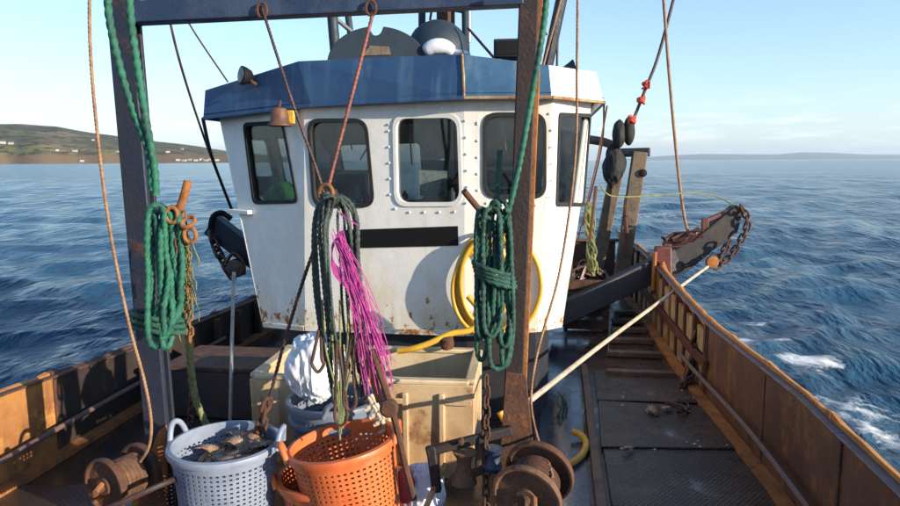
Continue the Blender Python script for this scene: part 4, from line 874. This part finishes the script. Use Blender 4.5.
# ================================================================ BASKETS
def basket(c, r_top, h, mtl, label, group=None, nh=52, nrow=16, tilt=0, tdir=(1,0,0), name='fish_basket', holes=True, handles=True):
    """c = centre of the rim"""
    root = thing(name, Vector((c.x,c.y,c.z-h)), label, 'basket', group)
    rot = Matrix.Rotation(tilt, 3, Vector(tdir)) if tilt else Matrix.Identity(3); T = lambda v: c + rot@Vector(v)
    rb = r_top*.80; rt2 = r_top*.95
    m_ = MB(); z0, z1 = -h+.03, -.055
    rad = lambda z: rb+(rt2-rb)*((z+h)/h)
    for j in range(nrow):
        for i in range(nh):
            a0, a1 = 2*math.pi*i/nh, 2*math.pi*(i+1)/nh; za, zb = z0+(z1-z0)*j/nrow, z0+(z1-z0)*(j+1)/nrow
            am, zm = (a0+a1)/2, (za+zb)/2; fa, fz = (a1-a0)*.24, (zb-za)*.21
            o_ = [(a0,za),(a1,za),(a1,zb),(a0,zb)]; i_ = [(am-fa,zm-fz),(am+fa,zm-fz),(am+fa,zm+fz),(am-fa,zm+fz)]
            vs = [T((rad(z)*math.cos(a), rad(z)*math.sin(a), z)) for a,z in o_+i_]; m_.add(vs, [(k,(k+1)%4,4+(k+1)%4,4+k) for k in range(4)])
    m_.build('perforated_side', mtl, root, recalc=False, solid=.0055, smooth=False)
    m_ = MB(); ax = rot@Vector((0,0,1)); m_.lathe(c, ax, [(rt2-.004,-.056),(rt2+.003,-.056),(rt2+.004,-.03),(r_top+.006,-.028),(r_top+.010,-.012),(r_top+.006,0.0),(r_top-.012,.003),(rt2-.006,-.004),(rt2-.004,-.056)], 56, cap=False); m_.build('rim', mtl, root)
    m_ = MB(); m_.lathe(T((0,0,-h)), ax, [(rb*.2,.01),(rb+.004,.0),(rb+.004,.032),(rb-.002,.034)], 48); m_.build('base', mtl, root)
    return root, T
def handle(root, T, ang, r, mtl, hh=.045):
    m_ = MB(); pts = []
    for k in range(11):
        t_ = -1+2*k/10; a = ang+t_*.24; z = -.02+hh*(1-abs(t_)**2.6)*1.35; rr = r+.012+.012*(1-abs(t_)); pts.append(T((rr*math.cos(a), rr*math.sin(a), z)))
    m_.tube(spline(pts,3), .013, 10); m_.build('handle', mtl, root)
# azimuths: RT direction is yaw 8 deg
cW = P(225,441,2.86); b1, T1 = basket(cW, .236, .41, M['whitebasket'], 'bluish white perforated basket holding scallops beside the left post')
handle(b1, T1, R(172), .236, M['whitebasket'], .06); handle(b1, T1, R(8), .236, M['whitebasket'], .06)
cO = P(342,440,2.83); b2, T2 = basket(cO, .238, .44, M['orange'], 'bright orange perforated basket, upper one, front centre', 'orange fish baskets', tilt=R(9), tdir=(0,-1,0))
handle(b2, T2, R(205), .238, M['orange'], .05); handle(b2, T2, R(2), .238, M['orange'], .05)
cO2 = P(331,470,2.90); b3, T3 = basket(cO2, .236, .34, M['orange'], 'orange basket nested underneath, showing its rim at left', 'orange fish baskets', nrow=9, tilt=R(5), tdir=(0,-1,0)); handle(b3, T3, R(200), .236, M['orange'], .03)
cG = P(333,397,3.25); b4, T4 = basket(cG, .222, .40, M['greybasket'], 'upper of the nested grey blue baskets under the white sheet', 'grey blue fish baskets', nrow=10); handle(b4, T4, R(-70), .222, M['greybasket'], .05)
cG2 = cG+Vector((.01,.01,-.085)); b5, T5 = basket(cG2, .225, .38, M['greybasket'], 'lower of the nested grey blue baskets behind the orange one', 'grey blue fish baskets', nrow=8)
# knotted pale rope tufts on the grey basket
m_ = MB()
for k in range(7): 
    c = P(366+k*2.2, 400+4*k-6*(k%2), 2.98); m_.tube(spline([c, c+Vector((.02,-.02,.02)), c+Vector((.03,-.01,-.02)), c+Vector((.0,-.02,-.04))],4), .010, 8)
tag(m_.build('knotted_rope', M['palewire']), 'pale knotted rope end over the right rim of grey basket', 'rope')
# scallops inside the white basket
def shell_mesh():
    vs, fs = [Vector((0,-.045,0))], []; n, m2 = 24, 5
    for j in range(1,m2+1):
        for i in range(n+1):
            a = -1.15+2.3*i/n; rr = .105*j/m2; x = math.sin(a)*rr; y = -.045+math.cos(a)*rr; z = .026*math.sin(math.pi*min(1,(j/m2)*.95))+.0028*(j/m2)*math.cos(i*math.pi)*1.8
            vs.append(Vector((x,y,z)))
    for i in range(n): fs.append((0,1+i,2+i))
    for j in range(m2-1):
        for i in range(n): a = 1+j*(n+1)+i; fs.append((a,a+n+1,a+n+2,a+1))
    b0 = len(vs); vs += [Vector((-.028,-.048,.004)),Vector((.028,-.048,.004)),Vector((.024,-.028,.010)),Vector((-.024,-.028,.010))]; fs.append((b0,b0+1,b0+2,b0+3))
    me = bpy.data.meshes.new('scallop'); me.from_pydata(vs, [], fs); me.materials.append(M['shell']); me.polygons.foreach_set('use_smooth',[True]*len(me.polygons)); return me
sm = shell_mesh()
for i in range(34):
    a = random.uniform(0,6.28); r_ = .15*math.sqrt(random.random()); zz = -.095+.045*(i/34)+(.045 if math.cos(a-.3) > 0 else 0)*r_/.19
    o = bpy.data.objects.new('scallop', sm); COL.objects.link(o); o.location = cW+Vector((math.cos(a)*r_+.015, math.sin(a)*r_, zz-.02))
    o.rotation_euler = (random.uniform(-.35,.35)+.15, random.uniform(-.35,.35), random.uniform(0,6.28)); s_ = random.uniform(.75,1); o.scale = (s_,s_,s_)
    md_ = o.modifiers.new('thickness','SOLIDIFY'); md_.thickness = .004
    tag(o, 'brown ribbed scallop shell heaped in the white basket', 'scallop', 'scallops in the white basket')
# white sheet over the grey baskets
def blob(name, c, sx, sy, sz, mt, label, cat, seed, amp=.12, n=110, m2=76, parent=None, cr=0):
    vs, fs = [], []
    for j in range(m2+1):
        ph = math.pi*j/m2
        for i in range(n):
            a = 2*math.pi*i/n; d_ = Vector((math.sin(ph)*math.cos(a), math.sin(ph)*math.sin(a), math.cos(ph)))
            k = 1+amp*noise.noise(d_*1.6+Vector((seed,0,0)))+amp*.4*noise.noise(d_*3.2+Vector((seed,3,0)))-cr*.16*abs(noise.noise(Vector((d_.x*4.2+seed,d_.y*4.2,d_.z*1.3+.8*noise.noise(d_*2)))))-cr*.05*abs(noise.noise(Vector((d_.x*9,d_.y*9+seed,d_.z*3))))+cr*.05
            vs.append(c+Vector((d_.x*sx*k, d_.y*sy*k, d_.z*sz*k)))
    for j in range(m2):
        for i in range(n): fs.append((j*n+i,(j+1)*n+i,(j+1)*n+(i+1)%n,j*n+(i+1)%n))
    m_ = MB(); m_.add(vs, fs); o = m_.build(name, mt, parent)
    if label: tag(o, label, cat)
    return o
blob('plastic_sack', P(316,366,3.25), .145, .15, .17, M['bag'], 'crumpled white plastic sack heaped on the grey baskets', 'sack', 2.1, cr=1)
sk = blob('plastic_sack', P(420,492,3.02), .115, .12, .13, M['bag'], 'white and red sack on the deck right of the orange basket', 'sack', 7.7, cr=1)
blob('red_patch', P(404,486,2.93), .05, .05, .085, M['red'], None, None, 3.3, parent=sk, n=20, m2=12)
line('wooden_stick', [P(446,464,2.85),P(436,484,2.8),P(424,512,2.74)], .013, M['cream'], 'pale wooden stick leaning by the white and red sack', 'stick')

# ================================================================ TAN TUB
def zpix(px, py, z): return D(px, py, z)
TZ = CAMZ-1.18
fl_, frr = zpix(267,380,TZ), zpix(474,384,TZ); bl2, br2 = zpix(247,362,TZ), zpix(505,360,TZ)
bl2 = fl_+(frr-fl_).normalized().cross(Vector((0,0,-1)))*-.0
yv = Vector((0,1,0)); 
fr1 = frr; fl1 = zpix(249,377,TZ); dpt = .66
xa = (fr1-fl1).normalized(); ya = Vector((-xa.y, xa.x, 0)); bl2 = fl1+ya*dpt; br2 = fr1+ya*dpt
TB = thing('fish_tub', Vector(((fl1.x+br2.x)/2,(fl1.y+br2.y)/2,0)), 'large stained tan fish tub in front of the wheelhouse', 'tub')
def wallseg(a, b_, name='side', th=.035, mt='tub'):
    inn = Vector((0,0,1)).cross(b_-a).normalized(); m_ = MB(); ai, bi = a-Vector((0,0,TZ)), b_-Vector((0,0,TZ)); tap = inn*.03
    m_.prism([Vector((a.x,a.y,.012))+tap, Vector((b_.x,b_.y,.012))+tap, Vector((b_.x,b_.y,TZ-.012)), Vector((a.x,a.y,TZ-.012))], inn*th); return m_.build(name, M[mt], TB, bevel=.006)
d_ = .002
wallseg(fl1, fr1); wallseg(fr1+ya*.037, br2-ya*.037); wallseg(br2, bl2, mt='tubin'); wallseg(bl2-ya*.037, fl1+ya*.037)
for a, b_ in ((fl1,fr1),(fr1,br2),(br2,bl2),(bl2,fl1)):
    inn = Vector((0,0,1)).cross(b_-a).normalized(); dd = (b_-a).normalized(); m_ = MB(); m_.beam(a+inn*.022+dd*.028, b_+inn*.022-dd*.028, .06, .026, up=(0,0,1)); m_.build('rim', M['tubin'], TB, bevel=.008)
m_ = MB(); m_.prism([Vector((p.x,p.y,.03)) for p in (fl1+ya*.05+xa*.05,fr1+ya*.05-xa*.05,br2-ya*.05-xa*.05,bl2-ya*.05+xa*.05)], (0,0,.02)); m_.build('floor', M['tubin'], TB)
for u in (.12,.30,.62,.70,.86):
    c = fl1+(fr1-fl1)*u; m_ = MB(); m_.beam(Vector((c.x,c.y,.05))-ya*-.012, Vector((c.x,c.y,TZ-.06))-ya*.002, .035, .03, up=(0,1,0)); m_.build('stiffener', M['tub'], TB, bevel=.008)
for u0,u1 in ((.63,.69),(.87,.99)):
    a, b_ = fl1+(fr1-fl1)*u0, fl1+(fr1-fl1)*u1; m_ = MB(); m_.prism([Vector((a.x,a.y,TZ-.12))-ya*.006,Vector((b_.x,b_.y,TZ-.12))-ya*.006,Vector((b_.x,b_.y,TZ-.09))-ya*.006,Vector((a.x,a.y,TZ-.09))-ya*.006], -ya*.01); m_.build('lug', M['tub'], TB, bevel=.003)

# ================================================================ YELLOW HOSE
m_ = MB(); nC_ = (P4b-P3b).cross(P3t-P3b).normalized()
for k,(rx,ry_,ox,oy) in enumerate(((43,51,0,0),(34,46,-9,2),(30,50,-9,-3),(33,43,-11,5),(24,42,-12,-4))):
    pts = []
    for j in range(28):
        a = 2*math.pi*j/28; x, y = 498+ox+math.cos(a)*rx, 284+oy-math.sin(a)*ry_
        q1 = hitplane(x,y,P3b,nC_)+nC_*(.022+.016*k); q2 = hitplane(x,y,P3b,nB)+nB*(.022+.016*k); pts.append(q1 if q1.y < q2.y or x > 464 else q2)
    pts.append(pts[0]); m_.tube(spline(pts,3)[:-1], .0145, 12, closed=True)
YH = m_.build('yellow_hose', M['yellow']); tag(YH, 'yellow hose coiled on the wheelhouse front behind the right post', 'hose')
m_ = MB(); m_.tube(spline([P(468,296,4.17),P(484,318,4.15),P(470,330,4.12),P(450,334,4.1),P(430,343,4.08),P(412,349,4.08),P(398,351,4.1)],8), .019, 12); m_.build('hose_end', M['yellow'], YH)
m_ = MB(); m_.lathe(P(447,343,4.1), (0,-.3,1), [(.04,-.03),(.045,0),(.04,.04),(.02,.05)], 16); m_.build('coupling', M['rustdark'], YH)
zh = .03
m_ = MB(); m_.tube(spline([D(500,412,zh+.2),D(515,438,zh+.05),D(530,458,zh),D(548,466,zh),D(566,465,zh),D(580,457,zh),D(586,445,zh),D(582,436,zh+.01),D(572,431,zh+.03)],10), .021, 14)
tag(m_.build('yellow_hose', M['yellow']), 'short yellow hose curled on the wet deck beside right winch', 'hose')

# ================================================================ WINCHES
M['rustmid'] = mat('pitted brown iron', (.17,.085,.045), .8, alt=(.09,.042,.026), altscale=7, altpos=(.42,.6), rust=(.28,.13,.05), rustscale=10, rustpos=(.52,.62), bump=.8, bumpscale=40)
def winch(c, ax, r, gap, label, mt='rust', drum='rustdark', front='rust'):
    ax = ax.normalized(); root = thing('winch', Vector((c.x,c.y,0)), label, 'winch')
    for s_, rr, mm in ((0,r,front),(gap,r*1.02,mt)):
        m_ = MB(); m_.lathe(c+ax*s_, ax, [(rr*.18,-.018),(rr*.30,-.018),(rr*.34,-.004),(rr*.86,-.004),(rr*.93,-.016),(rr,-.016),(rr+.004,-.002),(rr,.014),(rr*.3,.012),(rr*.2,.012)], 44); m_.build('flange', M[mm], root)
    m_ = MB(); m_.lathe(c+ax*.013, ax, [(r*.5,0),(r*.5,gap-.03)], 32); m_.build('drum', M[drum], root)
    m_ = MB()
    u = ax.orthogonal().normalized(); w = ax.cross(u); pts = []; turns = int((gap-.05)/.020)
    for lay_ in range(2):
        pts = [c+ax*(.03+.02*i/20*1.0)+ (u*math.cos(i*2*math.pi/20)+w*math.sin(i*2*math.pi/20))*(r*(.56+.11*lay_)) for i in range(turns*20)]
        m_.tube(pts, .0105, 6)
    m_.build('wound_wire', M[drum], root)
    m_ = MB(); m_.lathe(c-ax*.055, ax, [(r*.02,-.0),(r*.13,.002),(r*.15,.012),(r*.15,.05)], 16); m_.build('hub', M['rustdark'], root)
    m_ = MB(); m_.tube([c-ax*.07, c+ax*(gap+.08)], .018, 12); m_.build('shaft', M['rustdark'], root)
    cc = c+ax*(gap+.05); m_ = MB(); m_.prism([Vector((cc.x-.10,cc.y,.002)),Vector((cc.x+.10,cc.y,.002)),Vector((cc.x+.035,cc.y,c.z+.03)),Vector((cc.x-.035,cc.y,c.z+.03))], ax*.015); m_.build('stand', M['rustdark'], root, bevel=.003)
    m_ = MB(); m_.tube([c-ax*.045+u*r*.45, c-ax*.045+u*r*.45+w*.02-ax*.04], .012, 8); m_.tube([c-ax*.02-u*r*.6, c-ax*.02-u*r*.25], .01, 8); m_.build('crank', M['rust'], root)
    return root
winch(P(527,497,2.50), RT*.42+FW*.88+Vector((0,0,.22)), .138, .16, 'rusty winch drum with pale face at the foot of the right post', 'rustdark', 'rustdark', 'rustmid')
winch(P(106,486,2.72), RT*.45+FW*.88, .118, .17, 'small rusty winch on the left deck beside the gusset', 'rustdark', 'rustmid', 'rustdark')

# ---- fairlead bracket left of the right post
FB = thing('fairlead', P(465,495,2.85), 'rusty fairlead bracket with a conical roller left of the right post', 'fairlead')
m_ = MB(); m_.beam(P(426,452,2.80), P(512,430,2.84), .042, .035); m_.build('top_bar', M['postrust'], FB, bevel=.008)
m_ = MB(); m_.beam(P(431,446,2.80), P(437,492,2.80), .042, .034); m_.build('side_bar', M['postrust'], FB, bevel=.008)
m_ = MB(); m_.beam(P(446,485,2.80), P(500,462,2.84), .036, .03); m_.build('lower_bar', M['rustdark'], FB, bevel=.008)
m_ = MB(); m_.lathe(P(463,482,2.82), (0.05,0,1), [(.062,0),(.060,.012),(.040,.045),(.030,.08),(.034,.11),(.052,.135),(.054,.142)], 28); m_.build('roller', M['rustmid'], FB)
m_ = MB(); m_.lathe(P(492,470,2.80), (0.1,0,1), [(.038,0),(.044,.02),(.030,.05),(.03,.075),(.042,.10)], 24); m_.build('small_roller', M['beam'], FB)
m_ = MB(); m_.lathe(P(461,441,2.79), FW*-1, [(.014,-.01),(.014,.018),(.008,.022)], 8); m_.build('bolt', M['rustdark'], FB)

# ================================================================ RIGHT AFT GEAR
GL = thing('timber_gallows', D(624,300,0), 'weathered timber frame with black block standing at the aft right rail', 'frame')
m_ = MB(); m_.beam(P(640,152,7.8), P(618,296,7.8), .16, .13); m_.build('timber_post', M['timber'], GL, bevel=.01)
m_ = MB(); m_.beam(P(619,160,8.1), P(590,300,8.1), .15, .13); m_.build('timber_post', M['timber'], GL, bevel=.01)
m_ = MB(); m_.beam(P(610,153,7.95), P(650,152,7.8), .10, .12); m_.build('head_beam', M['post'], GL, bevel=.01)
m_ = MB(); m_.tube(spline([P(586,139,8.0),P(604,142,8.0),P(617,147,7.9)],5), .05, 8); m_.build('stub_arm', M['timber'], GL)
m_ = MB(); m_.tube(spline([P(627,196,7.7),P(625,215,7.65),P(627,240,7.65),P(624,258,7.65)],5), .025, 6); m_.build('hanging_strap', M['rustdark'], GL)
for x,y in ((643,173),):
    m_ = MB(); m_.lathe(P(x,y,7.72), FW*-1, [(.045,-.02),(.045,.01),(.03,.02)], 12); m_.build('bolt', M['black'], GL)
bk_ = blob('black_block', P(619,134,7.75), .075, .10, .16, M['rubber'], 'black twin lobed block at the head of the timber frame', 'block', 5.5, amp=.06)
blob('sheave_cheek', P(629,131,7.75), .065, .10, .16, M['rubber'], None, None, 6.5, amp=.06, parent=bk_)
blob('tied_tarpaulin', P(614,165,7.85), .12, .11, .23, M['rubber'], 'black tied tarpaulin hanging below the block on the timber frame', 'tarpaulin', 8.2, amp=.22)
BM = thing('dredge_boom', P(655,300,6.9), 'maroon sloping dredge boom reaching out over the right rail', 'boom')
m_ = MB(); m_.beam(P(552,318,6.6), P(674,260,7.2), .21, .17, up=(0,1,0), w2=.25); m_.build('inboard_beam', M['boomp'], BM, bevel=.012)
m_ = MB(); m_.prism([P(x,y,7.15) for x,y in ((664,284),(664,258),(680,246),(700,235),(736,206),(744,210),(738,232),(712,252),(690,270))], FW*.16); m_.build('outboard_arm', M['boomp'], BM, bevel=.012)
m_ = MB(); m_.beam(P(703,222,7.2), P(738,207,7.2), .045, .05); m_.build('guard_bar', M['maroon'], BM, bevel=.006)
m_ = MB(); m_.beam(P(705,238,7.2), P(705,218,7.2), .07, .06); m_.build('lug', M['maroon'], BM, bevel=.006)
m_ = MB(); m_.beam(P(662,294,6.98), P(663,246,6.98), .20, .10, w2=.17); m_.build('rail_bracket', M['maroon'], BM, bevel=.02)
m_ = MB(); m_.tube([P(653,290,6.9),P(655,252,6.9)], .022, 8); m_.tube([P(675,292,6.9),P(662,262,6.9)], .022, 8); m_.build('side_bolt', M['rust'], BM)
def tangle(name, pts, r, n, seed, mt, label, spread=.06, th=.013):
    random.seed(seed); m_ = MB()
    for i in range(n):
        base = resample(spline(pts,8), .12); q = [p+Vector((random.uniform(-1,1),random.uniform(-1,1),random.uniform(-1,1)))*spread for p in base]; m_.tube(spline(q,4), th*random.uniform(.6,1.4), 5)
    return tag(m_.build(name, mt), label, name.replace('_',' '))
chain('boom_chain', [P(741,206,7.1),P(748,222,7.1),P(742,238,7.1),P(729,258,7.1),P(714,268,7.05)], .095, .030, .012, M['rustdark'], 'heavy dark chain hanging from the right boom tip')
chain('boom_chain', [P(730,240,7.05),P(722,254,7.05),P(712,262,7.0)], .095, .030, .012, M['rustdark'], 'second inner chain bight hanging under the right boom')
tangle('boom_lashing', [P(668,244,7.05),P(684,238,7.05),P(698,232,7.05)], .03, 9, 3, M['weed'], 'dark wet lashing heaped on top of the right boom arm', .07, .02)
m_ = MB(); m_.lathe(P(712,262,6.95), FW*-1, [(.02,-.04),(.06,-.03),(.07,0),(.06,.03),(.02,.04)], 16); tag(m_.build('rope_block', M['rust']), 'rusty pulley block at the outer end of the pale stay', 'block')
tangle('net_hank', [P(589,206,6.6),P(590,235,6.6),P(592,262,6.6),P(594,272,6.6)], .03, 13, 5, M['net'], 'frayed olive net hank hung beside the wheelhouse side', .045, .009)
line('rust_rod', [P(596,186,6.5),P(590,240,6.5)], .016, M['rustdark'], 'thin upright rod beside the olive net hank', 'rod')
chain('weed_chain', [P(697,332,5.2),P(694,350,5.2),P(693,368,5.15),P(688,380,5.1),P(682,388,5.05)], .085, .028, .012, M['weed'], 'weedy dark chain hanging down inside the right bulwark')
tangle('seaweed', [P(696,345,5.15),P(692,368,5.1),P(684,386,5.02)], .02, 10, 8, M['weed'], 'wet brown seaweed tangled on the right bulwark chain', .035, .008)
# dark gear box & clutter aft under the boom
cs_ = thing('gear_crate', D(588,335,0), 'dark crate of gear in shade behind the wheelhouse under the boom', 'crate')
c = D(588,335,0)+Vector((.0,.5,.3)); 
for z in (.06,.2,.34,.48):
    m_ = MB(); m_.box(Vector((c.x,c.y-.30,z)), (.44,.025,.10)); m_.build('slat', M['rustdark'], cs_, bevel=.004)
for sx in (-.21,.21):
    m_ = MB(); m_.box(Vector((c.x+sx,c.y,.28)), (.03,.56,.54)); m_.build('end_board', M['rustdark'], cs_, bevel=.004)
tangle('net_heap', [Vector((c.x-.15,c.y-.1,.52)),Vector((c.x,c.y+.05,.6)),Vector((c.x+.16,c.y,.52))], .04, 18, 12, M['weed'], 'heap of dark netting on top of the shaded gear crate', .09, .016)
# aft end: stern rail with rusty gallows post
ST = thing('stern_rail', Vector((-.8,9.9,0)), 'low rusty stern rail closing the aft end of the deck', 'rail')
m_ = MB(); m_.box((-.85,9.92,.3), (3.7,.05,.6)); m_.build('stern_plate', M['bulwark'], ST)
m_ = MB(); m_.box((-.85,9.92,.62), (3.8,.14,.035)); m_.build('stern_cap', M['capm'], ST)
# small litter on the mats: shell chips
chips = MB()
for i in range(20):
    px = random.uniform(606,735); py = random.choice([random.gauss(395,6), random.gauss(408,4), random.gauss(447,3)]); p = D(px,py,.034 if py > 405 else .02)
    s_ = random.uniform(.004,.011); a = random.random()*6; chips.prism([p+Vector((math.cos(a+k*2.1)*s_,math.sin(a+k*2.1)*s_,0)) for k in range(3)], (0,0,.004))
tag(chips.build('shell_chips', M['bag'], smooth=False), kind='stuff')
for x,y,sc,lb in ((652,411,.8,'pale scallop shell lying on the middle deck mat'),(667,409,.55,'small dark shell beside the pale one on the middle deck mat'),(629,449,.5,'small shell near the seam of the two front deck mats')):
    o = bpy.data.objects.new('scallop', sm); COL.objects.link(o); o.location = D(x,y,.04); o.scale = (sc,sc,sc); o.rotation_euler = (.1,.1,x); o.modifiers.new('thickness','SOLIDIFY').thickness = .004; tag(o, lb, 'scallop')
tangle('weed_scrap', [D(672,404,.03),D(684,410,.03),D(680,416,.03)], .02, 7, 21, M['weed'], 'scrap of dark brown weed on the middle deck mat', .05, .006)
tangle('twine_scrap', [D(560,398,.02),D(563,408,.02),D(559,418,.02)], .02, 8, 22, M['green'], 'scrap of green twine on the wet deck left of the timber bar', .04, .003)
# ================================================================ LEFT AFT GEAR
LB = thing('left_boom', P(240,240,7.0), 'dark boom end with chain poking out left of the wheelhouse', 'boom')
m_ = MB(); m_.beam(P(212,224,7.0), P(262,262,7.0), .22, .16); m_.build('boom_arm', M['post'], LB, bevel=.012)
m_ = MB(); m_.tube(spline([P(210,232,6.9),P(213,217,6.9),P(222,213,6.9),P(231,219,6.9)],6), .03, 8); m_.build('guard_bar', M['black'], LB)
chain('boom_chain', [P(212,232,6.9),P(216,248,6.9),P(224,262,6.9),P(232,276,6.9)], .13, .042, .018, M['weed'], 'dark chain hanging from the left boom end')
m_ = MB(); m_.lathe(P(236,268,6.85), FW*-1, [(.03,-.05),(.09,-.04),(.10,0),(.09,.04),(.03,.05)], 18); m_.tube(spline([P(226,262,6.85),P(234,253,6.85),P(243,262,6.85),P(244,275,6.85)],6), .02, 6); tag(m_.build('hanging_block', M['weed']), 'dark pulley block hanging under the left boom', 'block')
chain('rusty_chain', [P(188,330,3.7),P(192,380,3.7),P(190,430,3.7)], .06, .017, .006, M['weed'], 'dim chain hanging behind the left post near the olive hose')
# left deck pipe run and low locker
LK = thing('deck_locker', D(205,440,0), 'low dark locker on the shaded left deck behind the baskets', 'locker')
c = D(212,425,0); c.y += .35
m_ = MB(); m_.box(Vector((c.x,c.y,.17)), (.75,.5,.33)); m_.build('body', M['hull'], LK, bevel=.01)
m_ = MB(); m_.box(Vector((c.x,c.y,.355)), (.79,.54,.03)); m_.build('lid', M['rustdark'], LK, bevel=.006)

for o in bpy.data.objects:
    if '_o' in o: del o['_o']
